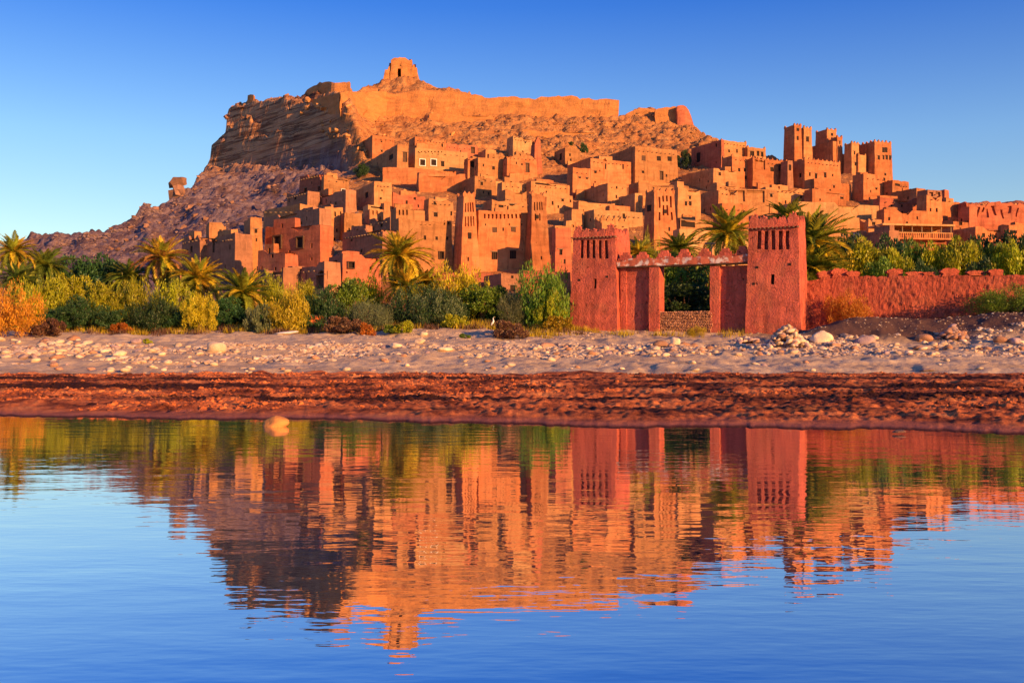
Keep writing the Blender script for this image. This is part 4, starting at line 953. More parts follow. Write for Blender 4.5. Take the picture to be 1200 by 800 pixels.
pile('low row of stones left of the cream stone heap', 873, 402, 44, 8, 50, 3)

# dry stone wall closing the gateway
def dry_wall():
    o = tL[4]; off = .7; ce, se = ca, sa
    def s_at(u): k = (u-U0)/F; ox = o.x-se*off; oy = o.y+ce*off; return (k*oy-ox)/(ce-k*se)
    a, b = s_at(771), s_at(833.5); root = empty('dry_stone_wall', o+Vector((-se*off, ce*off, 0)), GA); tag(root, 'low dry stone wall filling the foot of the gateway opening', 'wall')
    r = random.Random(4); bm = bmesh.new(); bmesh.ops.create_icosphere(bm, subdivisions=1, radius=1); base = [v.co.copy() for v in bm.verts]; tri = [[v.index for v in f.verts] for f in bm.faces]; bm.free()
    vs, fs = [], []; z = -.3
    while z < 1.48:
        s = a
        while s < b:
            w = r.uniform(.10, .24); h = r.uniform(.07, .12); k = len(vs); ang = r.uniform(-.4, .4)
            for p in base:
                jx = p*(1+r.uniform(-.2, .2)); vs.append(Vector((s+w/2+jx.x*w*.62*math.cos(ang)-jx.z*h*math.sin(ang), jx.y*.3+.1+r.uniform(-.05,.05), z+jx.z*h*.8+jx.x*w*.5*math.sin(ang))))
            fs += [tuple(i+k for i in t) for t in tri]; s += w*.92
        z += .135
    p_ = part('stones', vs, fs, MATS['stone_rust'], root); p_['kind'] = 'stuff'
dry_wall()

# ------------------------------------------------------------------ boulders on the slopes
def block_mesh(seed, mat, n=16, tall=.75):
    r = random.Random(seed); bm = bmesh.new()
    for k in range(n):
        p = Vector((r.uniform(-1,1), r.uniform(-1,1), r.uniform(-1,1))); m = max(abs(p.x), abs(p.y), abs(p.z)); p = p/m*r.uniform(.72, 1.0); bm.verts.new((p.x, p.y*.9, p.z*tall))
    bmesh.ops.convex_hull(bm, input=list(bm.verts)); bmesh.ops.delete(bm, geom=[v for v in bm.verts if not v.link_faces], context='VERTS')
    bmesh.ops.subdivide_edges(bm, edges=list(bm.edges), cuts=1, use_grid_fill=True)
    for v in bm.verts: v.co += mn.noise_vector(v.co*2.2+Vector((seed, 0, 0)))*.10
    me = bpy.data.meshes.new('rock'); bm.to_mesh(me); bm.free(); me.materials.append(MATS[mat]); return me
BO = [block_mesh(40+k, 'boulder_rust') for k in range(8)]
def rock_size(w): return 'large' if w > 7.5 else 'medium' if w > 5 else 'small'
def rock_place(u, v):
    a = next(t for lim, t in ((150, 'far down the left ridge'), (190, 'left of the rock pillar'), (225, 'around the rock pillar'), (260, 'below the left end of the cliff'), (300, 'under the cliff overhang'), (345, 'below the middle of the cliff'), (385, 'below the shaded wall corner'), (425, 'where the sunlight starts'), (480, 'under the hilltop ruin'), (540, 'above the long pale facade'), (600, 'above the low roofed row'), (660, 'above the doorway house'), (720, 'above the fringed terrace'), (770, 'below the end of the fortress wall'), (9999, 'below the right hilltop ruin')) if u < lim)
    d = v-float(np.interp(u, SU, SV)); return ', '+('near skyline ' if d < 14 else 'upper part ' if d < 40 else 'lower part ')+a
def slope_rock(u, v, wpx, mat, label, hs=1.0, name='rock', group='rocks scattered on the rocky slopes', cat='rock'):
    Y = float(Yof(v, u)); r = wpx/2/F*Y/1.1; q = onground(u, Y)
    label = (rock_size(wpx)+' '+label+rock_place(u, v)).replace('left skyline, near skyline', 'ridge').replace('left skyline, upper part', 'ridge')
    o = inst(name, rnd.choice(BO), q+Vector((0, -r*.3, r*.15)), (rnd.uniform(-.5,.5), rnd.uniform(-.5,.5), rnd.uniform(0,6.28)), (r, r, r*hs), None, MATS[mat]); tag(o, label, cat, group)
rb = random.Random(9)
for k in range(70):     # rusty blocks spilling down the left scree in diagonal trains
    t = rb.random(); u = 345-t*230+rb.gauss(0, 9); v = 205+t*85+rb.gauss(0, 7+10*t)
    if 110 < u < 400: slope_rock(u, v, rb.uniform(3, 8)*(1.3 if rb.random() < .15 else 1), 'boulder_rust', 'rust rock on the scree', rb.uniform(.6, 1))
for k in range(25):
    u = rb.uniform(150, 300); v = np.interp(u, SU, SV)+rb.uniform(3, 30); slope_rock(u, v, rb.uniform(3, 8), 'boulder_rust', 'rust rock on the scree', rb.uniform(.6, 1))
for k in range(110):
    u = rb.uniform(420, 820); v0 = np.interp(u, SU, SV)+8; v = rb.uniform(max(v0, 132), 196)
    slope_rock(u, v, rb.uniform(2.5, 7), 'boulder_ochre', 'ochre rock on the slope', rb.uniform(.5, .9))
for k in range(30):
    u = rb.uniform(345, 410); v = 112+(u-345)*.55+rb.uniform(-4, 22); slope_rock(u, v, rb.uniform(4, 10), 'boulder_ochre', 'ochre rock on the cliff edge', rb.uniform(.6, 1))
def stuff_rocks(name, n, ur, vr, rr, seed, mat, label):
    gg = np.random.default_rng(seed); U = gg.uniform(*ur, n); v0 = np.interp(U, SU, SV)+5
    V = np.maximum(gg.uniform(*vr, n), v0+gg.uniform(0, 6, n)); Yv = Yof(V, U)+gg.uniform(-1, 1, n); X = (U-U0)/F*Yv
    R_ = rr[0]+(rr[1]-rr[0])*gg.power(.5, n); o = stuff_stones(name, X, Yv, R_, seed, .75, .0); o.data.materials[0] = MATS[mat]; tag(o, label, 'rubble')
stuff_rocks('rubble', 1700, (420, 840), (118, 200), (.10, .5), 21, 'boulder_ochre', 'small rubble on the sunlit upper slope')
stuff_rocks('scree', 2200, (60, 420), (190, 310), (.12, .5), 22, 'boulder_shale', 'small scree on the shaded left slope')
stuff_rocks('village_rubble', 2500, (420, 1190), (200, 330), (.10, .4), 23, 'boulder_ochre', 'earth rubble between the houses')
# balanced rock pillar on the left ridge
def pinnacle():
    Y = float(Yof(232, 209)); q = onground(209, Y); root = empty('rock_pillar', q); tag(root, 'lone rock pillar with a broad cap standing on the left ridge against the sky', 'rock pillar')
    k = Y/F
    for (dz, w, h, me) in ((0*k, 21, 16, 0), (8*k, 18, 20, 2), (16*k, 22, 15, 3)):
        o = inst('rock', BO[me], (rnd.uniform(-.3,.3), 0, dz), (0, 0, me), (w/2*k, w/2*k, h/2*k*1.25), root)
pinnacle()
for u, v, w_, hs in ((232,217,8,1),(266,132,7,1.2),(281,117,7,.8),(300,112,9,.6),(330,111,8,.6),(182,246,10,1.6),(168,252,8,1.4)):
    slope_rock(u, v, w_, 'boulder_rust', 'brown rock on the left skyline', hs, group='rocks jutting from the cliff edge')

# ------------------------------------------------------------------ small things
def small_props():
    # oven like block with a slab lid at the left bushes
    Yq = Yrow(178, 389); c = onground(178, Yq); root = empty('stone_oven', c, .35); tag(root, 'small orange clay block with a flat slab lid by the left bushes', 'oven')
    vs, fs, wp = shell(.85, .8, .6, {}, batter=.06, cell=.3, namp=.03, rag=.03, seed=3, thick=.1, drop=.02, zb=-.2); part('body', [v-Vector((.42,.4,0)) for v in vs], fs, MATS['ochre'], root)
    for x, y in ((-.32,-.28),(0,-.3),(.32,-.28),(-.3,.28),(.3,.28)): b, f = box(x-.07, x+.07, y-.07, y+.07, .57, .72); part('foot', b, f, MATS['stone_mauve'], root)
    b, f = box(-.5, .5, -.45, .45, .72, .82); part('slab', b, f, MATS['stone_cream'], root)
    # little shelter with an orange cloth
    Yq = Yrow(371, 386); c = onground(371, Yq); root = empty('cloth_shelter', c, .3); tag(root, 'small orange cloth screen between two leaning posts among the bushes', 'shelter')
    b, f = box(-.85, .75, -.03, .03, .35, 1.25); part('cloth', b, f, MATS['cloth_orange'], root)
    for x, l, t in ((-.9, 2.0, -.12), (.8, 1.5, .04)):
        b, f = box(-.06, .06, -.06, .06, -.2, l); o = part('post', b, f, MATS['stone_cream'], root, loc=(x, 0, 0)); o.rotation_euler = (0, t, 0)
    b, f = box(-.9, .8, -.05, .05, 1.25, 1.33); part('rail', b, f, MATS['pole_wood'], root)
    # pale rock slabs
    for i, (u, v, w_, lb) in enumerate(((335,391,26,'flat pale rock slab left under the yellow tree'),(352,388,20,'upper flat pale rock slab by the orange cloth screen'),(322,394,18,'lowest flat pale rock slab on the shaded sand'))):
        put_stone('rock_slab', u, Yrow(u, v), w_, 'whitewash' if i == 0 else 'stone_cream', lb, 'rock slab', None, .22, rnd.choice(BIG), .1, 0)
    # egret
    Yq = 86.5; c = onground(577.5, Yq); root = empty('egret', c, 0); tag(root, 'white egret standing upright on the bank left of the gate', 'bird')
    path = [((-.12,0,.30),.02),((-.10,0,.36),.05),((-.04,0,.47),.10),((.03,0,.62),.11),((.06,0,.74),.075),((.045,0,.84),.045),((.02,0,.94),.035),((.05,0,1.03),.033),((.10,0,1.08),.045),((.15,0,1.075),.02)]
    vs, fs = [], []; n = 8
    for p, r in path:
        for k in range(n): a = 6.2832*k/n; vs.append((p[0]+math.cos(a)*r*.9, p[1]+math.sin(a)*r*.8, p[2]+math.cos(a)*r*.3))
    for i in range(len(path)-1):
        for k in range(n): fs.append((i*n+k, i*n+(k+1) % n, (i+1)*n+(k+1) % n, (i+1)*n+k))
    fs.append(tuple(range(n-1, -1, -1))); fs.append(tuple(range((len(path)-1)*n, len(path)*n))); part('body', vs, fs, MATS['feather'], root, True)
    part('beak', [(.15,-.012,1.085),(.15,.012,1.085),(.15,0,1.06),(.27,0,1.05)], [(0,1,3),(1,2,3),(2,0,3),(0,2,1)], MATS['beak'], root)
    for y in (-.04, .04): b, f = box(-.012, .012, y-.012, y+.012, -.05, .42); part('leg', b, f, MATS['void'], root)
    for y in (-.085, .085):
        part('wing', [(.07,y,.70),(.02,y*1.25,.55),(-.10,y*1.1,.38),(-.17,y*.6,.27),(-.10,y*.8,.55),(0,y,.70)], [(0,1,2,3,4,5)], MATS['feather'], root)
    # street lamp behind the lintel
    Yq = 108.; c = onground(834, Yq); top = P(834, 286, Yq); root = empty('street_lamp', c); tag(root, 'thin street lamp with a flat head behind the gateway lintel', 'street lamp')
    h = top.z-c.z; b, f = box(-.06, .06, -.06, .06, -.3, h); part('pole', b, f, MATS['lamp_metal'], root); b, f = box(-.75, .35, -.15, .15, h, h+.14); part('lamp_head', b, f, MATS['lamp_metal'], root)
    # whitewashed stair peak at the left of the village
    c = P(284, 318, float(Yof(330, 284))); root = empty('stair_tower', (c.x, c.y, gz(c.x, c.y))); zz = P(284, 307, c.y).z-gz(c.x, c.y); k = c.y/F
    tag(root, 'small stair tower with a whitewashed peaked top left of the pink houses', 'stair tower')
    vs, fs, wp = shell(12*k, 3, zz, {'f': [(5*k, 7.4*k, zz-7*k, zz-3.5*k, .3, False)]}, batter=.01, seed=5, cell=.8); part('wall', [v-Vector((6*k, 0, 0)) for v in vs], fs, MATS['ochre'], root)
    b0, b1, hh = -5*k, 7*k, 13*k
    part('whitewashed_peak', [(b0,0,zz-.1),(b1,0,zz-.1),(b1,0,zz+hh*.45),(k*2,0,zz+hh*.8),(0,0,zz+hh),(b0*.6,0,zz+hh*.8),(b0,.7,zz-.1),(b1,.7,zz-.1),(b1,.7,zz+hh*.45),(k*2,.7,zz+hh*.8),(0,.7,zz+hh),(b0*.6,.7,zz+hh*.8)],
         [(0,1,2,3,4,5),(11,10,9,8,7,6)]+[(i, 6+i, 6+(i+1) % 6, (i+1) % 6) for i in range(6)], MATS['whitewash'], root)
small_props()

# ------------------------------------------------------------------ date palms
def frond_mesh(droop, seed, L=3.2, n=36):
    r = random.Random(seed); vs, fs = [], []; ang = 0.0; p = Vector((0, 0, 0)); pts = []; seg = 14
    for i in range(seg+1):
        pts.append((p.copy(), ang)); ang -= droop/seg*(1.0 if i < 3 else 1.15); p = p+Vector((math.cos(ang), 0, math.sin(ang)))*L/seg
    def at(t):
        f = t*seg; i = min(int(f), seg-1); q = pts[i][0].lerp(pts[i+1][0], f-i); return q, pts[i][1]
    for i in range(seg):          # midrib
        a, aa = pts[i]; b, _ = pts[i+1]; w = .055*(1-i/seg)+.012; w2 = .055*(1-(i+1)/seg)+.012; k = len(vs)
        vs += [a+Vector((0,-w,0)), a+Vector((0,w,0)), a+Vector((0,0,w)), b+Vector((0,-w2,0)), b+Vector((0,w2,0)), b+Vector((0,0,w2))]
        fs += [(k, k+3, k+5, k+2), (k+1, k+2, k+5, k+4), (k, k+1, k+4, k+3)]
    for i in range(n):
        t = .12+.88*i/(n-1); q, an = at(t); ll = .62*math.sin(math.pi*min(1, .18+t*.80))**.7*r.uniform(.85, 1.1)
        fw = Vector((math.cos(an), 0, math.sin(an))); up = Vector((-math.sin(an), 0, math.cos(an)))
        for s in (-1, 1):
            d = (fw*(.62+.5*t)+Vector((0, s, 0))*(1-.45*t)+up*.35*r.uniform(.4, 1.3)).normalized()
            tip = q+d*ll-Vector((0,0,.10*ll)); k = len(vs); wv = fw*.075; mid = q+d*ll*.45
            vs += [q-wv*.5, mid-wv, tip, mid+wv]; fs.append((k, k+1, k+2, k+3))
    return vs, fs
FR = {}
for mname in ('frond_green', 'frond_gold', 'frond_dry', 'frond_dark'):
    pass
FM = [mesh_of('frond', *frond_mesh(math.radians(dr), 3+i), MATS['frond_green']) for i, dr in enumerate((28, 48, 70, 95))]
def trunk_mesh(h, r0, r1, lean=0.0, seed=0):
    n, vs, fs = 10, [], []; rings = max(5, int(h/.22)); r = random.Random(seed)
    for i in range(rings+1):
        t = i/rings; rr = r0+(r1-r0)*t; rr *= (1.10 if i % 2 else .94)
        if t > .86: rr *= 1+(t-.86)*4.5
        for k in range(n): a = 6.2832*k/n+i*.3; vs.append((lean*h*t*t+math.cos(a)*rr*r.uniform(.93, 1.07), math.sin(a)*rr*r.uniform(.93, 1.07), h*t-.3))
    for i in range(rings):
        for k in range(n): fs.append((i*n+k, i*n+(k+1) % n, (i+1)*n+(k+1) % n, (i+1)*n+k))
    fs.append(tuple(range(rings*n, (rings+1)*n))); return vs, fs
def palm(label, u, v, Y, span_px, mats=('frond_green','frond_gold'), nf=44, lo=-50, hi=82, trunk=True, vb=None, lean=0.0, dry=6, tr=.2, seed=0):
    """u, v: centre of the crown; span_px: width of the crown"""
    r = random.Random(seed*7+3); c = P(u, v, Y); g0 = gz(c.x, Y) if vb is None else P(u, vb, Y).z
    h = max(c.z-g0, .6); root = empty('date_palm', (c.x, Y, g0), r.uniform(0, .0)); tag(root, label, 'palm', 'date palms in the oasis gardens')
    vs, fs = trunk_mesh(h, tr*1.25, tr, lean, seed); part('trunk', vs, fs, MATS['trunk'], root)
    top = Vector((lean*h, 0, h-.25)); S = span_px/2/F*Y/2.5
    nf = int(nf*1.7)
    for i in range(nf):
        t = (i+.5)/nf; el = math.radians(hi+(lo-hi)*t**.85+r.uniform(-9, 9)); az = i*2.39996+r.uniform(-.25, .25)
        me = FM[min(3, max(0, int(t*3.2+r.uniform(-.5, .6))))]
        m = r.choice(mats) if len(mats) > 1 else mats[0]; s = S*r.uniform(.85, 1.12)*(.82 if t < .15 else 1)
        inst('frond', me, top+Vector((math.cos(az)*.1, math.sin(az)*.1, 0)), (r.uniform(-.35, .35), -el, az), (s, s, s), root, MATS[m])
    for i in range(dry):
        az = r.uniform(0, 6.28); s = S*r.uniform(.5, .75); inst('frond', FM[3], top-Vector((0, 0, .3)), (0, math.radians(r.uniform(48, 70)), az), (s, s, s), root, MATS['frond_dry'])
palm('large date palm with a full drooping gold green crown in front of the kasbah', 468,297,96,64, ('frond_green','frond_gold','frond_gold'), 56, -62, 85, seed=1, dry=12, tr=.24, vb=380)
palm('shorter palm tuft growing under the crown of the large date palm', 478,334,94,52, ('frond_green','frond_gold'), 34, -25, 80, seed=2, dry=8, tr=.2)
palm('gold tinged palm beside the foot of the large date palm', 500,330,98,44, ('frond_gold','frond_green'), 34, -20, 82, seed=3)
palm('orange lit date palm with drooping crown at the left below the scree', 190,300,104,58, ('frond_gold','frond_dry','frond_green'), 48, -60, 82, seed=4, dry=14)
palm('green date palm with raised fronds right of the orange lit palm', 232,325,100,60, ('frond_green','frond_gold'), 44, -35, 84, seed=5)
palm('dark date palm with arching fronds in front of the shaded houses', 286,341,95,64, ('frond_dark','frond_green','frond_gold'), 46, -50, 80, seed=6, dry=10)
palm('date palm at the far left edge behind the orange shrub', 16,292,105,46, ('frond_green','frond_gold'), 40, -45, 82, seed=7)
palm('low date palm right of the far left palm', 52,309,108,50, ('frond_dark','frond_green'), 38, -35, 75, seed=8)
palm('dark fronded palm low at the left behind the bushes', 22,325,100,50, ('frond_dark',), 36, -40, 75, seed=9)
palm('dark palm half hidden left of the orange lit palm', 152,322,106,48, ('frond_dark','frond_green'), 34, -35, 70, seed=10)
palm('narrow palm with upright fronds just right of the left gate tower', 748,296,97,38, ('frond_green','frond_gold'), 26, 15, 88, seed=11)
palm('low wide palm with dark crown behind the middle of the gateway', 797,291,106,50, ('frond_dark','frond_green'), 40, -8, 70, seed=12)
palm('tall date palm on a bare trunk left of the right gate tower', 854,272,112,66, ('frond_green','frond_gold','frond_green'), 40, -22, 84, seed=13, dry=2, tr=.32)
palm('palm top peeking over the right gate tower', 922,253,100,46, ('frond_dark','frond_green'), 34, -10, 80, seed=14)
palm('big bushy date palm filling the space right of the right gate tower', 950,282,93,84, ('frond_green','frond_gold','frond_green','frond_dark'), 60, -55, 86, seed=15, dry=4)
palm('lower palm with long arching fronds over the long red wall', 948,312,91,86, ('frond_green','frond_dark','frond_gold'), 44, -45, 60, seed=16, dry=2)
palm('small young palm by the trunk of the tall palm at the gate', 863,293,104,22, ('frond_gold','frond_green'), 18, 0, 80, seed=17, dry=0)

# ------------------------------------------------------------------ leafy trees and shrubs
def crown(seed, n, lobes, leaf=(.24, .09), up=.35, h=1.0, low=.0, spray=False):
    """unit crown: radius about 1, height h; leaf size in crown units"""
    g = np.random.default_rng(seed); L = []
    cs = []
    for k in range(lobes):
        a = g.uniform(0, 6.28); rr = g.uniform(.05, .88)**.8; z = low+(h-low)*(g.uniform(.05, .95)*(1-.45*rr*rr)); cs.append((math.cos(a)*rr, math.sin(a)*rr, z, g.uniform(.10, .30)))
    cs = np.array(cs); wgt = cs[:, 3]**2; idx = g.choice(lobes, n, p=wgt/wgt.sum()); c = cs[idx]
    d = g.normal(0, 1, (n, 3)); d /= np.linalg.norm(d, axis=1, keepdims=True); rad = g.uniform(.3, 1, n)[:, None]**.45
    sxy = 1.0; sz = 1.6 if spray else .85
    P_ = c[:, :3]+d*rad*c[:, 3:4]*np.array([sxy, sxy, sz])
    if spray: P_[:, 2] += g.exponential(.05, n)
    ax = d*.6+g.normal(0, .6, (n, 3)); ax[:, 2] += up*2; ax /= np.linalg.norm(ax, axis=1, keepdims=True)
    sd_ = np.cross(ax, g.normal(0, 1, (n, 3))); sd_ /= np.linalg.norm(sd_, axis=1, keepdims=True)+1e-6
    l = leaf[0]*g.uniform(.6, 1.3, n)[:, None]; w = leaf[1]*g.uniform(.7, 1.3, n)[:, None]
    V = np.stack([P_-ax*l*.5, P_+sd_*w*.5, P_+ax*l*.5, P_-sd_*w*.5], 1); V[..., 2] = np.maximum(V[..., 2], .02)
    return V.reshape(-1, 3), np.arange(n*4).reshape(-1, 4)
CR = {}
for key, kw in {
  'round': dict(n=7500, lobes=34, leaf=(.085,.036), h=1.35, low=.25), 'round2': dict(n=7500, lobes=38, leaf=(.085,.036), h=1.2, low=.1),
  'spray': dict(n=8000, lobes=44, leaf=(.12,.026), up=.9, h=1.5, low=.05, spray=True), 'spray2': dict(n=8000, lobes=38, leaf=(.12,.026), up=.8, h=1.7, low=.1, spray=True),
  'feather': dict(n=9000, lobes=48, leaf=(.09,.018), up=.7, h=1.3, low=.0, spray=True), 'low': dict(n=2600, lobes=18, leaf=(.13,.05), up=.5, h=.8, low=.0)}.items():
    V, Q = crown(sum(map(ord, key)), **kw); CR[key] = (fast_mesh('crown', V, Q, MATS['leaf_green']), float(np.percentile(V[:, 2], 98.5)))
def stems_mesh(seed, n, h):
    r = random.Random(seed); vs, fs = [], []
    for k in range(n):
        a = r.uniform(0, 6.28); sp = r.uniform(.15, .6); pts = [Vector((math.cos(a)*.04*i*0, 0, -.05)) if i == 0 else Vector((math.cos(a)*sp*(i/4)**1.3+r.uniform(-.03,.03), math.sin(a)*sp*(i/4)**1.3+r.uniform(-.03,.03), h*.85*i/4)) for i in range(5)]
        for i, p in enumerate(pts):
            rr = .045*(1-i/5.5)
            for j in range(5): b = 6.2832*j/5; vs.append(p+Vector((math.cos(b)*rr, math.sin(b)*rr, 0)))
        k0 = len(vs)-25
        for i in range(4):
            for j in range(5): fs.append((k0+i*5+j, k0+i*5+(j+1) % 5, k0+(i+1)*5+(j+1) % 5, k0+(i+1)*5+j))
    return mesh_of('trunk', vs, fs, MATS['trunk'])
SM = [stems_mesh(s, 5, 1.0) for s in range(3)]
TG = 'leafy trees and shrubs of the oasis gardens'
def tree(label, u, vt, vb, wpx, Y, mat, kind='round', stem=True, name='tree', cat='tree', group=TG):
    c = P(u, vb, Y); g0 = gz(c.x, Y); z0 = min(c.z, g0+.0) if stem else g0; zt = P(u, vt, Y).z
    me, hh = CR[kind]; R_ = wpx/2/F*Y*(1.32 if kind != 'low' else 1.15); H = zt-z0; root = empty(name, (c.x, Y, z0)); tag(root, label, cat, group)
    a = rnd.uniform(0, 6.28)
    inst('crown', me, (0, 0, 0), (0, 0, a), (R_, R_, H/hh), root, MATS[mat])
    if stem: inst('trunk', rnd.choice(SM), (0, 0, 0), (0, 0, a), (R_*.9, R_*.9, H*.85), root)
def shrub(*a, **k): k.setdefault('name', 'shrub'); k.setdefault('cat', 'shrub'); k.setdefault('stem', False); tree(*a, **k)
# left band
shrub('big glowing orange shrub at the left edge of the bank', 8,338,400,62,79,'leaf_orange','feather')
shrub('low rust red shrub right of the big orange shrub', 58,374,397,46,80,'leaf_rust','low')
shrub('tall yellow green bush at the left behind the orange shrub', 45,330,388,56,90,'leaf_yellow','spray')
tree('yellow green tree with bright top second from the left', 82,326,388,52,93,'leaf_yellow','round')
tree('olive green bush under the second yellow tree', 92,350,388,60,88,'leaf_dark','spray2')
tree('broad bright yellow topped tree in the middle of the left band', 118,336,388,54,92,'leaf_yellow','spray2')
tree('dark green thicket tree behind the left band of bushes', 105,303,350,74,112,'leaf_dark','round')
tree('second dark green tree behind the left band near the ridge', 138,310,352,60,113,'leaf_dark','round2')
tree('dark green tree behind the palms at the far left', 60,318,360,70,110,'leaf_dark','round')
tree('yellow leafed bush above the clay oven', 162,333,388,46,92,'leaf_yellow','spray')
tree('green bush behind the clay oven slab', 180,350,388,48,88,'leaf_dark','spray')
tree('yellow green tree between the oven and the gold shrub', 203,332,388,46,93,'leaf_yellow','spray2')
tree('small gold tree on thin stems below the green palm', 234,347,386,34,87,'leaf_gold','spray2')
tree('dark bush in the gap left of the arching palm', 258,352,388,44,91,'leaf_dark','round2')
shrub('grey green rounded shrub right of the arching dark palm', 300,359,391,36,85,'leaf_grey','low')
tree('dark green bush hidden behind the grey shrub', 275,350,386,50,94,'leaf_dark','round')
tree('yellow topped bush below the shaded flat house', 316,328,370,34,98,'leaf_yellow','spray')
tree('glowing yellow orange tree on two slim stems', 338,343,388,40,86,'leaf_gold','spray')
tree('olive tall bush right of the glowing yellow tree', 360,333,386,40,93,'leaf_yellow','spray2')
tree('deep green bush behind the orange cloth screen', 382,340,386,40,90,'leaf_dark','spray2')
tree('broad green bush with yellow tips under the pink corner house', 412,330,386,58,94,'leaf_green','round')
tree('yellow tipped bush right under the pink corner house wall', 425,329,352,44,97,'leaf_yellow','spray')
tree('grey tamarisk bush beside the trunk of the large palm', 430,354,388,44,87,'leaf_grey','feather')
shrub('brownish dry bush below the grey tamarisk', 408,372,392,52,84,'leaf_rust','low')
shrub('small orange tuft on the bank right of the dry bush', 431,379,393,22,82,'leaf_orange','low')
tree('tall blue green tamarisk right of the large palm trunk', 494,336,386,66,90,'leaf_dark','feather')
tree('second green tamarisk leaning on the blue green one', 513,345,384,46,89,'leaf_grey','feather')
tree('golden yellow tree in front of the left kasbah tower', 540,317,372,58,95,'leaf_gold','spray')
tree('dark green tree with lit tips right of the golden tree', 566,337,380,60,92,'leaf_green','round')
tree('narrow dark tree below the small square house', 585,338,378,34,93,'leaf_dark','round2')
tree('green tree with yellow sprays left of the left gate tower', 640,318,376,62,91,'leaf_green','spray')
tree('bright yellow young branches in front of the gate side tree', 645,342,374,30,89,'leaf_yellow','spray2')
tree('pale dry bush between the dark trees under the square house', 597,346,378,26,90,'leaf_grey','feather')
shrub('bright yellow green low shrub below the large palm', 474,376,396,30,82,'leaf_yellow','low')
shrub('dark low shrub beside the yellow green low shrub', 461,381,396,24,82.5,'leaf_green','low')
shrub('yellow low shrub on the bank under the golden tree', 536,369,385,34,86,'leaf_yellow','low')
shrub('small green cushion plant on the shaded sandy slope', 544,391,400,18,79,'leaf_green','low')
shrub('tiny yellow tuft on the stones beside the grey boulder', 172,397,406,12,74,'leaf_yellow','low')
shrub('orange tuft at the left end of the shaded sand', 140,379,391,28,86,'leaf_orange','low')
shrub('dry reddish brush heap at the corner of the bank before the gate', 600,377,398,46,80,'leaf_rust','low')
shrub('dry yellow grass heap right against the foot of the left gate tower', 655,371,386,42,86,'leaf_gold','low')
shrub('small yellow broom plant on the bank before the right gate pier', 816,383,402,18,78,'leaf_gold','feather')
shrub('dark green low bush at the foot of the second yellow tree', 70,362,390,40,87,'leaf_dark','round2')
shrub('dark low bush at the foot of the broad yellow topped tree', 132,364,390,38,87,'leaf_dark','round')
shrub('dark low bush between the oven and the small gold tree', 214,366,390,34,88,'leaf_dark','round2')
shrub('deep green bush at the foot of the glowing yellow orange tree', 356,366,390,34,87,'leaf_dark','round')
shrub('dark green bush left of the foot of the large date palm', 449,358,388,36,91,'leaf_dark','round2')
shrub('dark green bush right of the egret', 606,356,384,40,92,'leaf_dark','round')
tree('dark bush between the blue green tamarisk and the golden tree', 528,350,384,34,90,'leaf_dark','round2')
# in and behind the gateway
tree('dark green tree seen through the left half of the gateway', 785,308,372,52,103,'leaf_green','round')
tree('dark tree seen through the right half of the gateway', 820,312,372,56,106,'leaf_dark','round2')
tree('yellow tipped tree top under the gateway lintel', 806,309,345,60,110,'leaf_yellow','spray')
tree('dark undergrowth bush directly behind the dry stone wall', 802,335,378,80,99,'leaf_dark','round2')
shrub('yellow bush top between the palms above the lintel', 765,286,330,26,101,'leaf_yellow','spray')
# right band behind the long wall
tree('large glowing yellow tree behind the long wall left of the cafe', 1010,288,345,84,101,'leaf_yellow','round')
tree('smaller yellow tree at the right flank of the large yellow one', 1046,299,345,48,99,'leaf_yellow','round')
tree('yellow green low tree beside the palm behind the wall', 982,296,345,44,99,'leaf_gold','round2')
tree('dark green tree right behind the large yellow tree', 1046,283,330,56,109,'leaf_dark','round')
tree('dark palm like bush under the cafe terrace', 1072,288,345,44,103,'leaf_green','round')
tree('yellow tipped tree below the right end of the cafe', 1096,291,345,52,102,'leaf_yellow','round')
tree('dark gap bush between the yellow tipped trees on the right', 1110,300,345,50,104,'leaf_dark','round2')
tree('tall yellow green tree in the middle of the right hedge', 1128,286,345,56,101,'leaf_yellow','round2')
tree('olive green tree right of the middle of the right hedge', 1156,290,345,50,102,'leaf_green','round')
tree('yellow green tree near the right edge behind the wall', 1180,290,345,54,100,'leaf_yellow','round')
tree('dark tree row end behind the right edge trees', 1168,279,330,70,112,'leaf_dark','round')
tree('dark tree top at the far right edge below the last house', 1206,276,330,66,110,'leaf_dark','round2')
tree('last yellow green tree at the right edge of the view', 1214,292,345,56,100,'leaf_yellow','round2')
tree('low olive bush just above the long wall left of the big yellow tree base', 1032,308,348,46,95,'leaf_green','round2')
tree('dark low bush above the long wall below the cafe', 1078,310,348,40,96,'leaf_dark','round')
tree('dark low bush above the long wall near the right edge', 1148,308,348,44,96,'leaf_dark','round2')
shrub('small dark bush below the white framed window', 995,276,310,34,118,'leaf_dark','round')
shrub('glowing orange bush at the foot of the long red wall', 993,345,374,40,82.5,'leaf_orange','feather')
shrub('green reedy bush on the bank at the right edge', 1190,337,374,76,78,'leaf_green','feather')
shrub('small dark shrub on the shaded slope by the upper left house', 424,193,205,15,float(Yof(205,425))-4,'leaf_dark','round2',group='shrubs on the upper slope')
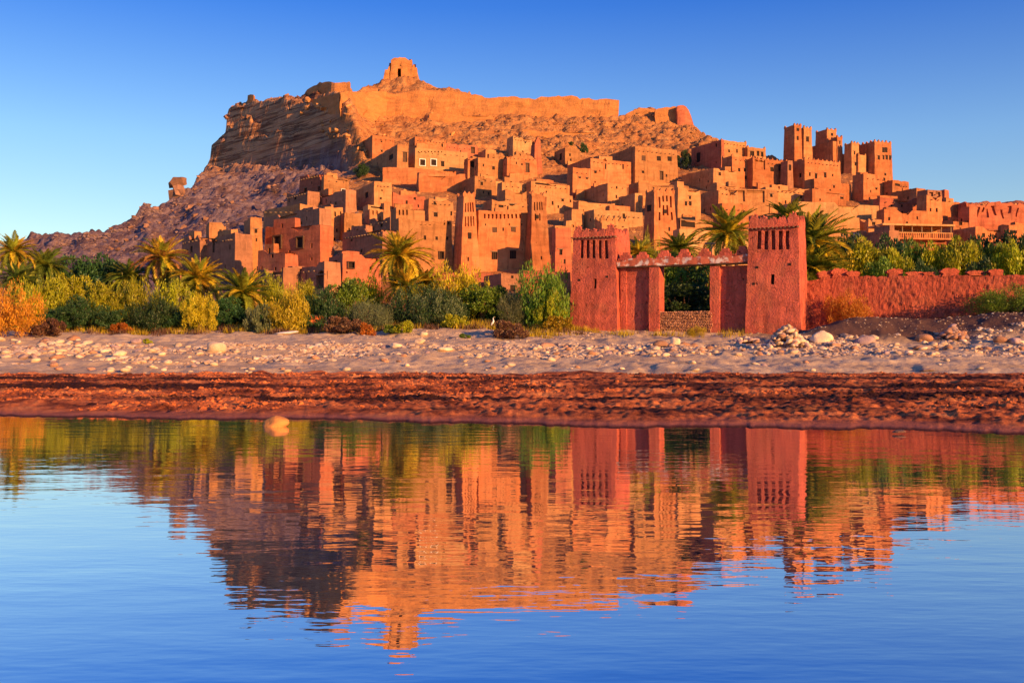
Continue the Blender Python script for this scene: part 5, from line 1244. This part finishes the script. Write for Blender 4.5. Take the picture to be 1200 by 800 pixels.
shrub('dark shrub at the foot of the red doorway house high on the right', 802,177,190,13,float(Yof(192,803))-3,'leaf_dark','round2',group='shrubs on the upper slope')
shrub('tiny dark shrub on the rubble under the hilltop wall', 668,166,178,12,float(Yof(180,668)),'leaf_dark','low',group='shrubs on the upper slope')
shrub('second tiny dark shrub on the rubble right of the first', 685,168,178,11,float(Yof(180,685)),'leaf_dark','low',group='shrubs on the upper slope')

# dry grass tufts along the foot of trees and walls
def tufts(name, label, spots, hgt, mat, seed):
    g = np.random.default_rng(seed); X, Y_ = spots; n = len(X); Z = ground(X, Y_); h = hgt*g.uniform(.4, 1.2, n); a = g.uniform(0, 6.28, n); w = .03
    tx = X+g.normal(0, .25, n)*h; ty = Y_+g.normal(0, .25, n)*h
    V = np.stack([np.stack([X-np.cos(a)*w, Y_-np.sin(a)*w, Z-.03], -1), np.stack([X+np.cos(a)*w, Y_+np.sin(a)*w, Z-.03], -1), np.stack([tx, ty, Z+h], -1)], 1).reshape(-1, 3)
    o = link(bpy.data.objects.new(name, fast_mesh(name, V, np.arange(n*3).reshape(-1, 3), MATS[mat]))); tag(o, label, 'grass', kind='stuff')
def clumps(n, per, u0, u1, ya, yb, s, sp=.35):
    g = np.random.default_rng(s); U = g.uniform(u0, u1, n); Yc = g.uniform(ya, yb, n); Yv = np.repeat(Yc, per)+g.normal(0, sp, n*per); X = np.repeat((U-U0)/F*Yc, per)+g.normal(0, sp, n*per); return X, Yv
tufts('dry_grass', 'dry golden grass along the edge of the gardens', [np.concatenate(t) for t in zip(clumps(150, 60, 20, 700, 85, 93, 1), clumps(16, 70, 585, 664, 80, 87, 2), clumps(16, 30, 664, 900, 81, 84, 7), clumps(14, 40, 960, 1250, 80, 84, 4))], .55, 'leaf_gold', 1)
tufts('brown_grass', 'brown dead grass under the bushes', clumps(160, 60, 0, 680, 84, 92, 3), .5, 'leaf_rust', 2)
tufts('green_grass', 'green grass in the garden shade', [np.concatenate(t) for t in zip(clumps(300, 60, -20, 680, 90, 112, 5), clumps(200, 50, 760, 1250, 88, 112, 6))], .6, 'leaf_dark', 3)
